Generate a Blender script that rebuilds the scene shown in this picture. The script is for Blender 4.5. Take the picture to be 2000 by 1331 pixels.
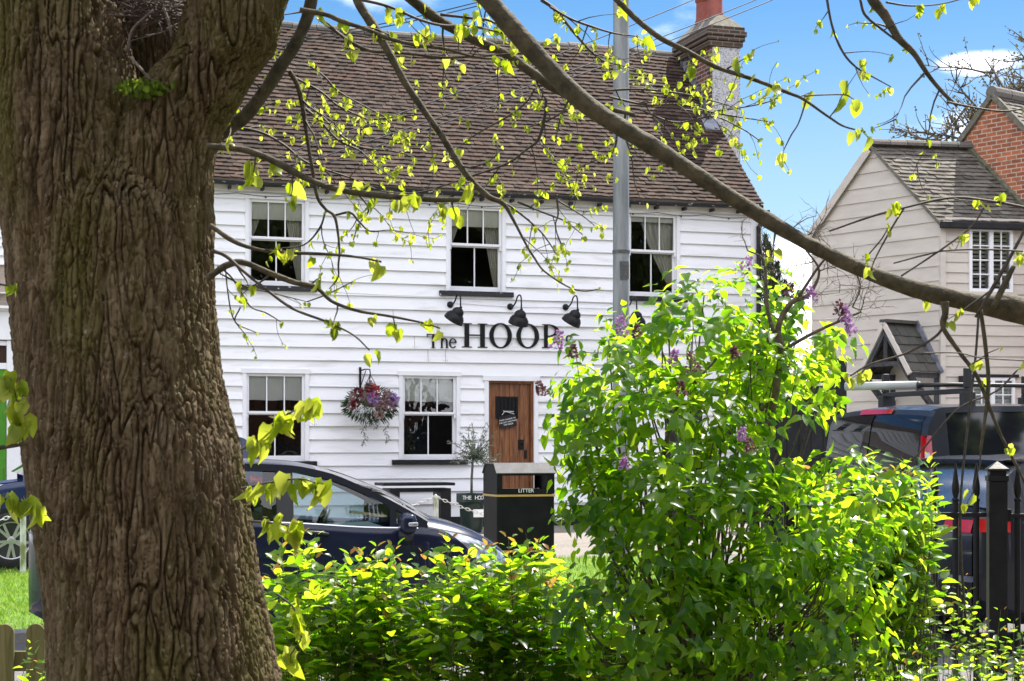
import bpy, math, random
import numpy as np
from mathutils import Vector, Matrix, Euler, noise
for _o in list(bpy.data.objects): bpy.data.objects.remove(_o)
SC = bpy.context.scene; COL = SC.collection
# ---------------------------------------------------------------- camera, sky, sun, exposure
F = 3333.0; EYE = 1.6                       # focal length in photo pixels, eye height in metres
cam = bpy.data.cameras.new("camera"); cam_o = bpy.data.objects.new("camera", cam); COL.objects.link(cam_o)
cam_o.location = (0, 0, EYE); cam_o.rotation_euler = (math.radians(90), 0, 0)
cam.sensor_width = 36; cam.lens = 60.0; cam.shift_y = 0.1022; cam.clip_start = 0.1; cam.clip_end = 3000
cam.dof.use_dof = True; cam.dof.focus_distance = 13.0; cam.dof.aperture_fstop = 18.0
SC.camera = cam_o
SUN = Vector((0.33, 0.45, 0.88)).normalized()
sun = bpy.data.lights.new("sun", 'SUN'); sun.energy = 5.0; sun.angle = math.radians(0.55); sun.color = (1.0, 0.94, 0.84)
sun_o = bpy.data.objects.new("sun", sun); COL.objects.link(sun_o)
sun_o.rotation_euler = (-SUN).to_track_quat('-Z', 'Y').to_euler(); sun_o.location = (20, 10, 30)
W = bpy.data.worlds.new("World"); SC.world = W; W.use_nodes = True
nt = W.node_tree; nt.nodes.clear(); N = nt.nodes.new; LK = nt.links.new
out = N('ShaderNodeOutputWorld'); bg = N('ShaderNodeBackground'); sky = N('ShaderNodeTexSky')
sky.sky_type = 'NISHITA'; sky.sun_disc = False; sky.sun_elevation = math.asin(SUN.z)
sky.sun_rotation = math.atan2(SUN.x, SUN.y); sky.air_density = 1.0; sky.dust_density = 0.25; sky.ozone_density = 3.0
tc = N('ShaderNodeTexCoord'); hs = N('ShaderNodeHueSaturation'); hs.inputs['Saturation'].default_value = 1.32
hs.inputs['Value'].default_value = 0.66
LK(sky.outputs[0], hs.inputs['Color'])
# clouds: a few small ones ahead, a pale bank low on the horizon, unseen clouds added behind the camera and overhead to brighten the pub front
mp = N('ShaderNodeMapping'); mp.inputs['Scale'].default_value = (1.0, 1.0, 2.4); LK(tc.outputs['Generated'], mp.inputs[0])
n1 = N('ShaderNodeTexNoise'); n1.inputs['Scale'].default_value = 5.0; n1.inputs['Detail'].default_value = 7; n1.inputs['Roughness'].default_value = 0.55
LK(mp.outputs[0], n1.inputs['Vector'])
sep = N('ShaderNodeSeparateXYZ'); LK(tc.outputs['Generated'], sep.inputs[0])
def wmath(op, a, b=None, clamp=False):
    m = N('ShaderNodeMath'); m.operation = op; m.use_clamp = clamp
    for i, v in enumerate((a, b)):
        if v is None: continue
        if isinstance(v, (int, float)): m.inputs[i].default_value = v
        else: LK(v, m.inputs[i])
    return m.outputs[0]
def wmap(v, a, b, c, d):
    m = N('ShaderNodeMapRange'); m.interpolation_type = 'SMOOTHSTEP'; LK(v, m.inputs[0])
    for i, q in enumerate((a, b, c, d)): m.inputs[i + 1].default_value = q
    return m.outputs[0]
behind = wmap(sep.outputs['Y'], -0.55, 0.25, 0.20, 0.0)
ahead = wmap(sep.outputs['Y'], 0.0, 0.4, 0.0, 1.0)
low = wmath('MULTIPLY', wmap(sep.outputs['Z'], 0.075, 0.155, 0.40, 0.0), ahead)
dv = N('ShaderNodeVectorMath'); dv.operation = 'SUBTRACT'; LK(tc.outputs['Generated'], dv.inputs[0]); dv.inputs[1].default_value = (0.2555, 0.942, 0.212)
ds = N('ShaderNodeVectorMath'); ds.operation = 'MULTIPLY'; LK(dv.outputs[0], ds.inputs[0]); ds.inputs[1].default_value = (62.0, 0.0, 210.0)
dl = N('ShaderNodeVectorMath'); dl.operation = 'LENGTH'; LK(ds.outputs[0], dl.inputs[0])
n2 = N('ShaderNodeTexNoise'); n2.inputs['Scale'].default_value = 38.0; n2.inputs['Detail'].default_value = 6; LK(mp.outputs[0], n2.inputs['Vector'])
puff = wmath('MULTIPLY', wmath('MULTIPLY', wmap(dl.outputs['Value'], 0.0, 2.0, 0.46, 0.0), n2.outputs['Fac']), ahead)
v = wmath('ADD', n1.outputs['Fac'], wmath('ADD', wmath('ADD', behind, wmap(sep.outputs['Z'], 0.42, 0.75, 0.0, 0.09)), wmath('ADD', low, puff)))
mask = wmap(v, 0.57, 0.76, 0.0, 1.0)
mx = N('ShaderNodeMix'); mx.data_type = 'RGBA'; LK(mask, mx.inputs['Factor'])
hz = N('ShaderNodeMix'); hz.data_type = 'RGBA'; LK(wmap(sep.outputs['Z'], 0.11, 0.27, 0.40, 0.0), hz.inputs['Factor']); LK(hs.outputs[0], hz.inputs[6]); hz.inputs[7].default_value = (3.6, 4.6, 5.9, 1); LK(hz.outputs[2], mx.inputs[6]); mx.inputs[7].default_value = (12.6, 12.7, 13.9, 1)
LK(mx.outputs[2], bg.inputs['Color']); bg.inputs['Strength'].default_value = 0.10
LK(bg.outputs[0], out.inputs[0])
SC.view_settings.view_transform = 'Standard'; SC.view_settings.look = 'None'; SC.view_settings.gamma = 1.0
SC.view_settings.exposure = 1.08
SC.cycles.transparent_max_bounces = 24; SC.cycles.max_bounces = 8

# ---------------------------------------------------------------- helpers
R = random.Random(7)
ANG = math.radians(18.43); D = Vector((math.cos(ANG), math.sin(ANG), 0)); NV = Vector((-math.sin(ANG), math.cos(ANG), 0))
def P(x, y, Y): return Vector(((x - 1000) / F * Y, Y, EYE - (y - 870) / F * Y))   # a photo position at the real distance Y
def tag(o, label=None, cat=None, group=None, kind=None):
    if label: o['label'] = label
    if cat: o['category'] = cat
    if group: o['group'] = group
    if kind: o['kind'] = kind
    return o
def empty(name, loc, rz=0.0):
    o = bpy.data.objects.new(name, None); COL.objects.link(o); o.location = loc; o.rotation_euler = (0, 0, rz)
    o.empty_display_size = 0.3; return o
def copy_tree(o, parent=None):
    c = o.copy(); COL.objects.link(c); c.parent = parent
    for ch in list(o.children): copy_tree(ch, c)
    return c
def link_mesh(name, verts, faces, mat, parent=None, smooth=False):
    me = bpy.data.meshes.new(name); me.from_pydata(verts, [], faces); me.materials.append(mat)
    if smooth: me.polygons.foreach_set('use_smooth', [True] * len(me.polygons))
    me.update(); o = bpy.data.objects.new(name, me); COL.objects.link(o); o.parent = parent
    return o
def catmull(pts, n):
    """pts: list of tuples of numbers; returns smooth resampled list, n per segment"""
    p = [np.array(q, float) for q in pts]; p = [2 * p[0] - p[1]] + p + [2 * p[-1] - p[-2]]; o = []
    for i in range(1, len(p) - 2):
        for k in range(n):
            t = k / n
            o.append(0.5 * ((2 * p[i]) + (-p[i-1] + p[i+1]) * t + (2*p[i-1] - 5*p[i] + 4*p[i+1] - p[i+2]) * t*t + (-p[i-1] + 3*p[i] - 3*p[i+1] + p[i+2]) * t**3))
    o.append(p[-2]); return o
def pw(pts):
    """smooth monotone interpolation of y over x"""
    xs = np.array([q[0] for q in pts], float); ys = np.array([q[1] for q in pts], float)
    h = np.diff(xs); dl = np.diff(ys) / h; m = np.zeros(len(xs)); m[0] = dl[0]; m[-1] = dl[-1]
    for i in range(1, len(xs) - 1): m[i] = 0 if dl[i-1] * dl[i] <= 0 else 2 * dl[i-1] * dl[i] / (dl[i-1] + dl[i])
    def f(x):
        x = min(max(x, xs[0]), xs[-1]); i = int(min(max(np.searchsorted(xs, x) - 1, 0), len(h) - 1)); t = (x - xs[i]) / h[i]
        return float((2*t**3 - 3*t*t + 1) * ys[i] + (t**3 - 2*t*t + t) * h[i] * m[i] + (-2*t**3 + 3*t*t) * ys[i+1] + (t**3 - t*t) * h[i] * m[i+1])
    return f
class MB:
    def __init__(s): s.v = []; s.f = []
    def add(s, vs, fs):
        n = len(s.v); s.v += [tuple(q) for q in vs]; s.f += [tuple(i + n for i in f) for f in fs]
    def box(s, x0, x1, y0, y1, z0, z1, M=None):
        vs = [Vector(q) for q in ((x0,y0,z0),(x1,y0,z0),(x1,y1,z0),(x0,y1,z0),(x0,y0,z1),(x1,y0,z1),(x1,y1,z1),(x0,y1,z1))]
        if M is not None: vs = [M @ q for q in vs]
        s.add(vs, [(0,3,2,1),(4,5,6,7),(0,1,5,4),(1,2,6,5),(2,3,7,6),(3,0,4,7)]); return s
    def bar(s, a, b, w, h=None, up=(0, 0, 1)):
        a = Vector(a); b = Vector(b); h = h or w; d = (b - a); L = d.length; d.normalize(); u = Vector(up)
        if abs(d.dot(u)) > .98: u = Vector((0, 1, 0))
        x = d.cross(u).normalized(); y = x.cross(d)
        M = Matrix((x, d, y)).transposed().to_4x4(); M.translation = a
        return s.box(-w/2, w/2, 0, L, -h/2, h/2, M)
    def tube(s, pts, rad, n=8, cap=True):
        pts = [Vector(p[:3]) for p in pts]; k = len(pts)
        if isinstance(rad, (int, float)): rad = [rad] * k
        vs = []; up = Vector((0.13, 0.2, 1)); x = None
        for i in range(k):
            d = (pts[min(i+1, k-1)] - pts[max(i-1, 0)]).normalized()
            if x is None: x = d.cross(up if abs(d.dot(up.normalized())) < .95 else Vector((1, 0, 0))).normalized()
            else: x = (x - d * x.dot(d)).normalized()
            y = d.cross(x)
            for j in range(n):
                a = 2 * math.pi * j / n; vs.append(pts[i] + (x * math.cos(a) + y * math.sin(a)) * rad[i])
        fs = [(i*n + j, i*n + (j+1) % n, (i+1)*n + (j+1) % n, (i+1)*n + j) for i in range(k-1) for j in range(n)]
        if cap: fs += [tuple(range(n))[::-1], tuple(range((k-1)*n, k*n))]
        s.add(vs, fs); return s
    def lathe(s, prof, n=20, M=None):
        vs = []; k = len(prof)
        for r, z in prof:
            for j in range(n):
                a = 2*math.pi*j/n; q = Vector((r*math.cos(a), r*math.sin(a), z)); vs.append(M @ q if M is not None else q)
        fs = [(i*n + j, i*n + (j+1) % n, (i+1)*n + (j+1) % n, (i+1)*n + j) for i in range(k-1) for j in range(n)]
        if prof[0][0] > 1e-4: fs.append(tuple(range(n))[::-1])
        if prof[-1][0] > 1e-4: fs.append(tuple(range((k-1)*n, k*n)))
        s.add(vs, fs); return s
    def prism(s, poly, y0, y1, M=None):
        """poly in (x,z), extruded along y"""
        n = len(poly); vs = [Vector((a, y0, b)) for a, b in poly] + [Vector((a, y1, b)) for a, b in poly]
        if M is not None: vs = [M @ q for q in vs]
        s.add(vs, [tuple(range(n)), tuple(range(n, 2*n))[::-1]] + [(i, i+n, (i+1) % n + n, (i+1) % n) for i in range(n)]); return s
    def grid(s, rows):
        n = len(rows[0]); s.add([q for r in rows for q in r], [(i*n + j, i*n + j+1, (i+1)*n + j+1, (i+1)*n + j) for i in range(len(rows)-1) for j in range(n-1)]); return s
    def ball(s, c, r, n=10, sq=(1, 1, 1)):
        pr = [(max(1e-5, math.sin(math.pi*i/(n//2)))*r, -math.cos(math.pi*i/(n//2))*r) for i in range(n//2+1)]
        M = Matrix.Translation(Vector(c)) @ Matrix.Diagonal((*sq, 1)); return s.lathe(pr, n, M)
    def build(s, name, mat, parent=None, smooth=False, bevel=0, auto=None):
        o = link_mesh(name, s.v, s.f, mat, parent, smooth or bool(bevel) or auto is not None)
        if bevel:
            b = o.modifiers.new('bevel', 'BEVEL'); b.width = bevel; b.segments = 2; b.limit_method = 'ANGLE'; b.angle_limit = math.radians(40)
            b.harden_normals = True
        if auto is not None:
            o.data.set_sharp_from_angle(angle=math.radians(auto))
        return o
# ---- materials
def newmat(name):
    m = bpy.data.materials.new(name); m.use_nodes = True; t = m.node_tree
    return m, t, t.nodes['Principled BSDF'], t.nodes.new, t.links.new
def ramp(n, stops):
    r = n.color_ramp
    while len(r.elements) < len(stops): r.elements.new(0.5)
    for e, (p, c) in zip(r.elements, stops): e.position = p; e.color = (*c, 1)
    return n
def pmat(name, c1, c2=None, rough=0.6, scale=8.0, stretch=(1, 1, 1), bump=0.0, bscale=None, metal=0.0, spec=0.5, coat=0.0, detail=6, stops=(0.35, 0.65), dist=0.01):
    m, t, b, n, l = newmat(name)
    b.inputs['Roughness'].default_value = rough; b.inputs['Metallic'].default_value = metal
    b.inputs['Specular IOR Level'].default_value = spec; b.inputs['Coat Weight'].default_value = coat; b.inputs['Coat Roughness'].default_value = 0.04
    tc = n('ShaderNodeTexCoord'); mp = n('ShaderNodeMapping'); mp.inputs['Scale'].default_value = stretch; l(tc.outputs['Object'], mp.inputs[0])
    if c2 is None: b.inputs['Base Color'].default_value = (*c1, 1)
    else:
        ns = n('ShaderNodeTexNoise'); ns.inputs['Scale'].default_value = scale; ns.inputs['Detail'].default_value = detail; ns.inputs['Roughness'].default_value = 0.6
        l(mp.outputs[0], ns.inputs['Vector']); r = ramp(n('ShaderNodeValToRGB'), [(stops[0], c1), (stops[1], c2)])
        l(ns.outputs['Fac'], r.inputs[0]); l(r.outputs[0], b.inputs['Base Color'])
    if bump:
        nb = n('ShaderNodeTexNoise'); nb.inputs['Scale'].default_value = bscale or scale * 4; nb.inputs['Detail'].default_value = 5
        l(mp.outputs[0], nb.inputs['Vector']); bp = n('ShaderNodeBump'); bp.inputs['Strength'].default_value = bump; bp.inputs['Distance'].default_value = dist
        l(nb.outputs['Fac'], bp.inputs['Height']); l(bp.outputs[0], b.inputs['Normal'])
    return m
def island_mat(name, cols, rough=0.8, scale=30, bump=0.3, mottle=0.35, dark=(0.02, 0.02, 0.02), spec=0.3):
    """each separate piece (a tile, a slate) gets a colour of its own, mottled"""
    m, t, b, n, l = newmat(name); g = n('ShaderNodeNewGeometry')
    r = ramp(n('ShaderNodeValToRGB'), [(i / max(1, len(cols) - 1), c) for i, c in enumerate(cols)]); l(g.outputs['Random Per Island'], r.inputs[0])
    tc = n('ShaderNodeTexCoord'); ns = n('ShaderNodeTexNoise'); ns.inputs['Scale'].default_value = scale; ns.inputs['Detail'].default_value = 6; l(tc.outputs['Object'], ns.inputs['Vector'])
    mr = n('ShaderNodeMapRange'); l(ns.outputs['Fac'], mr.inputs[0]); mr.inputs[1].default_value = 0.45; mr.inputs[2].default_value = 0.72; mr.inputs[4].default_value = mottle
    mx = n('ShaderNodeMix'); mx.data_type = 'RGBA'; l(mr.outputs[0], mx.inputs['Factor']); l(r.outputs[0], mx.inputs[6]); mx.inputs[7].default_value = (*dark, 1)
    l(mx.outputs[2], b.inputs['Base Color']); b.inputs['Roughness'].default_value = rough; b.inputs['Specular IOR Level'].default_value = spec
    bp = n('ShaderNodeBump'); bp.inputs['Strength'].default_value = bump; bp.inputs['Distance'].default_value = 0.006; l(ns.outputs['Fac'], bp.inputs['Height']); l(bp.outputs[0], b.inputs['Normal'])
    return m
def leaf_mat(name, cols, tcols, tfac=0.5, rough=0.38, spec=0.4):
    m, t, b, n, l = newmat(name); g = n('ShaderNodeNewGeometry'); o = t.nodes['Material Output']
    r1 = ramp(n('ShaderNodeValToRGB'), [(i / max(1, len(cols) - 1), c) for i, c in enumerate(cols)])
    r2 = ramp(n('ShaderNodeValToRGB'), [(i / max(1, len(tcols) - 1), c) for i, c in enumerate(tcols)])
    l(g.outputs['Random Per Island'], r1.inputs[0]); l(g.outputs['Random Per Island'], r2.inputs[0])
    l(r1.outputs[0], b.inputs['Base Color']); b.inputs['Roughness'].default_value = rough; b.inputs['Specular IOR Level'].default_value = spec
    tr = n('ShaderNodeBsdfTranslucent'); l(r2.outputs[0], tr.inputs['Color']); mx = n('ShaderNodeMixShader'); mx.inputs[0].default_value = tfac
    l(b.outputs[0], mx.inputs[1]); l(tr.outputs[0], mx.inputs[2]); l(mx.outputs[0], o.inputs['Surface'])
    return m
def glass_mat(name, tint=(0.9, 0.95, 0.95), refl=1.0, rough=0.0, wobble=0.0):
    m, t, b, n, l = newmat(name); o = t.nodes['Material Output']; t.nodes.remove(b)
    tr = n('ShaderNodeBsdfTransparent'); tr.inputs[0].default_value = (*tint, 1); gl = n('ShaderNodeBsdfGlossy'); gl.inputs['Roughness'].default_value = rough
    fr = n('ShaderNodeFresnel'); fr.inputs['IOR'].default_value = 1.5; mu = n('ShaderNodeMath'); mu.operation = 'MULTIPLY'; mu.use_clamp = True; mu.inputs[1].default_value = refl
    if wobble:
        tc = n('ShaderNodeTexCoord'); ns = n('ShaderNodeTexNoise'); ns.inputs['Scale'].default_value = 3.5; l(tc.outputs['Object'], ns.inputs['Vector'])
        bp = n('ShaderNodeBump'); bp.inputs['Strength'].default_value = wobble; bp.inputs['Distance'].default_value = 0.02; l(ns.outputs['Fac'], bp.inputs['Height']); l(bp.outputs[0], gl.inputs['Normal'])
    l(fr.outputs[0], mu.inputs[0]); mx = n('ShaderNodeMixShader'); l(mu.outputs[0], mx.inputs[0]); l(tr.outputs[0], mx.inputs[1]); l(gl.outputs[0], mx.inputs[2]); l(mx.outputs[0], o.inputs['Surface'])
    return m
def brick_mat(name, axes, c1, c2, mortar, bw=0.225, bh=0.075, ms=0.011, dark=(0.05, 0.035, 0.03), darkamt=0.35):
    m, t, b, n, l = newmat(name); tc = n('ShaderNodeTexCoord'); sp = n('ShaderNodeSeparateXYZ'); cb = n('ShaderNodeCombineXYZ'); l(tc.outputs['Object'], sp.inputs[0])
    l(sp.outputs[axes[0]], cb.inputs[0]); l(sp.outputs[axes[1]], cb.inputs[1])
    bt = n('ShaderNodeTexBrick'); l(cb.outputs[0], bt.inputs['Vector']); bt.inputs['Scale'].default_value = 1.0
    bt.inputs['Brick Width'].default_value = bw; bt.inputs['Row Height'].default_value = bh; bt.inputs['Mortar Size'].default_value = ms; bt.inputs['Mortar Smooth'].default_value = 0.2
    bt.inputs['Color1'].default_value = (*c1, 1); bt.inputs['Color2'].default_value = (*c2, 1); bt.inputs['Mortar'].default_value = (*mortar, 1); bt.inputs['Bias'].default_value = 0.0
    ns = n('ShaderNodeTexNoise'); ns.inputs['Scale'].default_value = 9; ns.inputs['Detail'].default_value = 5; l(tc.outputs['Object'], ns.inputs['Vector'])
    mr = n('ShaderNodeMapRange'); l(ns.outputs['Fac'], mr.inputs[0]); mr.inputs[1].default_value = 0.5; mr.inputs[2].default_value = 0.7; mr.inputs[4].default_value = darkamt
    mx = n('ShaderNodeMix'); mx.data_type = 'RGBA'; l(mr.outputs[0], mx.inputs['Factor']); l(bt.outputs['Color'], mx.inputs[6]); mx.inputs[7].default_value = (*dark, 1)
    l(mx.outputs[2], b.inputs['Base Color']); b.inputs['Roughness'].default_value = 0.9; b.inputs['Specular IOR Level'].default_value = 0.2
    bp = n('ShaderNodeBump'); bp.inputs['Strength'].default_value = 0.7; bp.inputs['Distance'].default_value = 0.012; bp.invert = True
    l(bt.outputs['Fac'], bp.inputs['Height']); l(bp.outputs[0], b.inputs['Normal'])
    return m
# leaf shapes: (midrib t, curl), side (t, half width)
TPL = {'lime': ([0, .3, .68, 1], [(-.06, .30), (.30, .46), (.72, .30)]), 'lilac': ([0, .3, .65, 1], [(-.05, .27), (.26, .38), (.66, .20)]),
       'oval': ([0, .33, .7, 1], [(.08, .16), (.40, .33), (.78, .22)]), 'lance': ([0, .33, .7, 1], [(.08, .04), (.40, .095), (.78, .06)]), 'blob': ([0, .3, .7, 1], [(0, .3), (.4, .5), (.8, .4)])}
def leaves(name, mat, parent, data, shape='oval', fold=0.45, curl=0.25, rng=R):
    """data: list of (pos, axis direction, face normal, length)"""
    ts, sd = TPL[shape]; V = []; FC = []
    for (p, a, nn, L) in data:
        a = Vector(a).normalized(); x = a.cross(Vector(nn)); x = x.normalized() if x.length > 1e-4 else Vector((1, 0, 0)); z = x.cross(a)
        fo = fold * rng.uniform(.3, 1.5); cu = curl * rng.uniform(-.3, 1.6); cf, sf = math.cos(fo), math.sin(fo); k = len(V); wv = rng.uniform(.85, 1.12)
        for t in ts: V.append(p + (a * t - z * (cu * t * t)) * L)
        for sg in (-1, 1):
            for t, w in sd: w *= wv; V.append(p + (a * t + x * (sg * w * cf) + z * (w * sf - cu * max(t, 0) ** 2)) * L)
        FC += [(k, k+1, k+5, k+4), (k+1, k+2, k+6, k+5), (k+2, k+3, k+6), (k, k+7, k+8, k+1), (k+1, k+8, k+9, k+2), (k+2, k+9, k+3)]
    o = link_mesh(name, [tuple(q) for q in V], FC, mat, parent, True)
    return o
def rv(rng=R):
    while True:
        q = Vector((rng.uniform(-1, 1), rng.uniform(-1, 1), rng.uniform(-1, 1)))
        if 0.05 < q.length < 1: return q.normalized()
def text_mesh(name, body, size, mat, parent, M, depth=0.002, align='CENTER'):
    c = bpy.data.curves.new(name, 'FONT'); c.body = body; c.size = size; c.extrude = depth; c.align_x = align; c.align_y = 'CENTER'
    o = bpy.data.objects.new(name + '_t', c); COL.objects.link(o); dg = bpy.context.evaluated_depsgraph_get(); me = bpy.data.meshes.new_from_object(o.evaluated_get(dg))
    bpy.data.objects.remove(o); me.materials.clear(); me.materials.append(mat); me.name = name
    r = bpy.data.objects.new(name, me); COL.objects.link(r); r.parent = parent; r.matrix_local = M; return r
FRONT = Matrix(((1, 0, 0, 0), (0, 0, -1, 0), (0, 1, 0, 0), (0, 0, 0, 1)))      # text standing upright, facing -y
def onface(x, y, z, rz=0): return Matrix.Translation((x, y, z)) @ Matrix.Rotation(rz, 4, 'Y') @ FRONT
# ---------------------------------------------------------------- materials
M = {}
M['white'] = pmat('white_paint', (.60, .60, .58), (.81, .815, .835), .5, 3.2, (.35, 1, 2.2), .16, 22, spec=.35, dist=.005, stops=(.24, .46))
M['lettering'] = pmat('white_lettering', (.75, .75, .72))
M['trim'] = pmat('white_trim', (.76, .765, .79), (.81, .815, .83), .4, 5, spec=.4)
M['black_paint'] = pmat('black_paint', (.010, .010, .011), (.022, .022, .024), .5, 6, bump=.1, spec=.25)
M['flaked'] = pmat('flaking_black_paint', (.014, .014, .016), (.55, .55, .55), .6, 9, (1, 1, 2), .3, 40, stops=(.62, .66))
M['iron'] = pmat('black_iron', (.008, .008, .009), (.014, .014, .015), .42, 10, bump=.12, spec=.2)
M['dark_room'] = pmat('dark_interior', (.05, .045, .04), (.08, .07, .06), .9, 2)
M['blind'] = pmat('blind_cloth', (.80, .81, .78), (.87, .88, .86), .9, 4)
M['cream'] = pmat('cream_cloth', (.80, .76, .66), (.88, .84, .76), .9, 5, (3, 3, 1))
M['curtain'] = pmat('curtain_cloth', (.52, .48, .41), (.74, .70, .62), .85, 9, (4, 1, .3))
M['pane'] = glass_mat('window_glass', (.86, .89, .88), 2.5, 0.0, .25)
M['brick_face'] = brick_mat('chimney_brick', ('Y', 'Z'), (.26, .085, .05), (.06, .045, .042), (.33, .30, .26))
M['brick_front'] = brick_mat('chimney_brick_front', ('X', 'Z'), (.10, .060, .042), (.055, .040, .032), (.19, .17, .14))
M['tiles'] = island_mat('clay_tiles', [(.030, .022, .018), (.060, .037, .029), (.043, .031, .026), (.082, .047, .034), (.036, .028, .023), (.095, .066, .052), (.050, .036, .029)], .85, 24, .5, .5, (.020, .018, .016), .12)
M['old_tiles'] = island_mat('weathered_tiles', [(.085, .075, .062), (.15, .135, .115), (.11, .09, .075), (.19, .175, .15), (.07, .062, .05)], .85, 22, .6, .55, (.045, .045, .03), .3)
M['ridge'] = island_mat('ridge_tiles', [(.10, .095, .085), (.16, .15, .135), (.20, .17, .155)], .9, 26, .6, .5, (.05, .05, .035), .25)
M['render'] = pmat('pebbledash', (.09, .09, .09), (.56, .56, .58), .95, 42, bump=1.0, bscale=90, stops=(.34, .50), dist=.02)
M['lead'] = pmat('lead_flashing', (.12, .13, .16), (.24, .25, .29), .45, 7, spec=.5)
M['flaunch'] = pmat('mortar_cap', (.10, .095, .07), (.19, .175, .14), .95, 12, bump=.8)
M['terracotta'] = pmat('terracotta', (.20, .05, .032), (.28, .075, .05), .7, 6)
M['door_wood'] = None
def wood(name, c1, c2, c3, axis=2, rough=.45):
    m, t, b, n, l = newmat(name); tc = n('ShaderNodeTexCoord'); mp = n('ShaderNodeMapping'); s = [14, 14, 14]; s[axis] = 1.1; mp.inputs['Scale'].default_value = s
    l(tc.outputs['Object'], mp.inputs[0]); ns = n('ShaderNodeTexNoise'); ns.inputs['Scale'].default_value = 2.2; ns.inputs['Detail'].default_value = 8; ns.inputs['Distortion'].default_value = 1.2; l(mp.outputs[0], ns.inputs['Vector'])
    r = ramp(n('ShaderNodeValToRGB'), [(.3, c1), (.5, c2), (.72, c3)]); l(ns.outputs['Fac'], r.inputs[0]); l(r.outputs[0], b.inputs['Base Color']); b.inputs['Roughness'].default_value = rough
    bp = n('ShaderNodeBump'); bp.inputs['Strength'].default_value = .3; bp.inputs['Distance'].default_value = .004; l(ns.outputs['Fac'], bp.inputs['Height']); l(bp.outputs[0], b.inputs['Normal']); return m
M['door_wood'] = wood('varnished_oak', (.06, .020, .007), (.165, .060, .018), (.30, .12, .040))
M['fence_wood'] = wood('mossy_fence_wood', (.06, .055, .012), (.12, .105, .03), (.17, .14, .05), 2, .85)
M['board'] = pmat('beige_paint', (.53, .48, .42), (.61, .555, .49), .55, 3, (.5, .5, 2), .1, 16, spec=.3)
M['slate'] = island_mat('slate', [(.055, .055, .05), (.075, .073, .062), (.09, .085, .075)], .7, 14, .3, .3)
M['oldbrick'] = brick_mat('orange_brick', ('Y', 'Z'), (.44, .13, .06), (.23, .075, .045), (.48, .37, .27), .19, .072, .009, (.10, .07, .06), .5)
M['gal'] = pmat('galvanised_steel', (.13, .14, .138), (.30, .315, .31), .6, 9, (1, 1, .12), .15, 30, metal=.35)
M['bark'] = None
# ---------------------------------------------------------------- ground
K0 = Vector((-3.97, 13.8, 0))
def street(t, q, z=0.0): return K0 + D * t + NV * q + Vector((0, 0, z))
def gz(q): return 0.10 + 0.018 * min(max(q, 0), 9)
M['earth'] = pmat('earth_ground', (.10, .085, .06), (.17, .15, .12), .95, 3, bump=.6)
M['tarmac'] = pmat('tarmac', (.085, .083, .083), (.19, .183, .18), .85, 60, bump=.8, bscale=120, dist=.01)
M['paving'] = pmat('gravel_paving', (.16, .14, .12), (.25, .225, .2), .9, 40, bump=.7, bscale=90)
M['grass'] = pmat('lawn', (.06, .14, .012), (.12, .23, .03), .9, 5, bump=.5)
M['kerb'] = pmat('kerb_stone', (.20, .195, .185), (.30, .29, .275), .9, 8, bump=.4)
def sheet(name, mat, rows):
    return tag(MB().grid(rows).build(name, mat, smooth=True), kind='structure')
sheet('ground', M['earth'], [[Vector((x, y, -.06)) for x in (-900, -60, 0, 60, 900)] for y in (-400, 0, 60, 1500)])
sheet('road', M['tarmac'], [[street(t, q, 0.0) for t in np.linspace(-60, 70, 40)] for q in (-7.0, -4, -2, -1, 0.0)])
tt = np.linspace(-60, 8.2, 60)
MBk = MB(); MBk.grid([[street(t, 0.0, z - .05) for t in tt] for z in (0, .13)] + [[street(t, .13, .15 - .05) for t in tt]]); tag(MBk.build('kerb', M['kerb']), kind='structure')
QG = 5.7
sheet('lawn', M['grass'], [[street(t, q, gz(q) - .015 + .015 * noise.noise(Vector((t*.7, q*.7, 3)))) for t in np.linspace(-30, 8.2, 120)] for q in np.linspace(.13, QG, 24)])
sheet('pavement', M['paving'], [[street(t, q, gz(q) - .015) for t in np.linspace(-60, 70, 60)] for q in (QG, 7, 9, 13, 40)])
sheet('yard', M['tarmac'], [[street(t, q, .012 + (gz(q)-.1) * 1.70) for t in np.linspace(8.2, 70, 30)] for q in (0.0, 2, 4, QG)])
# grass blades on the lawn where it can be seen
rg = random.Random(3); gd = []
def blade_patch(n, t0, t1, q0, q1, h):
    V = []; FC = []
    for i in range(n):
        t = rg.uniform(t0, t1); q = rg.uniform(q0, q1); p = street(t, q, gz(q) - .02); a = rg.uniform(0, 6.28); w = Vector((math.cos(a), math.sin(a), 0)) * .004; l = h * rg.uniform(.5, 1.3)
        ln = Vector((rg.gauss(0, .4), rg.gauss(0, .4), 0)) * l; k = len(V); V += [p - w, p + w, p + w*.6 + ln*.4 + Vector((0, 0, l*.6)), p + ln + Vector((0, 0, l))]; FC += [(k, k+1, k+2), (k, k+2, k+3)]
    return V, FC
M['blade'] = leaf_mat('grass_blade', [(.07, .15, .012), (.12, .22, .02), (.18, .25, .05)], [(.22, .46, .02), (.36, .56, .04), (.5, .6, .14)], .5, .5)
v1, f1 = blade_patch(26000, -2.4, 1.2, .13, QG, .05); v2, f2 = blade_patch(34000, 1.2, 8.1, .13, QG, .05)
k = len(v1); tag(link_mesh('grass', [tuple(q) for q in v1 + v2], f1 + [tuple(i + k for i in f) for f in f2], M['blade']), 'short bright green lawn grass behind the kerb', 'grass', kind='stuff')
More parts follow.
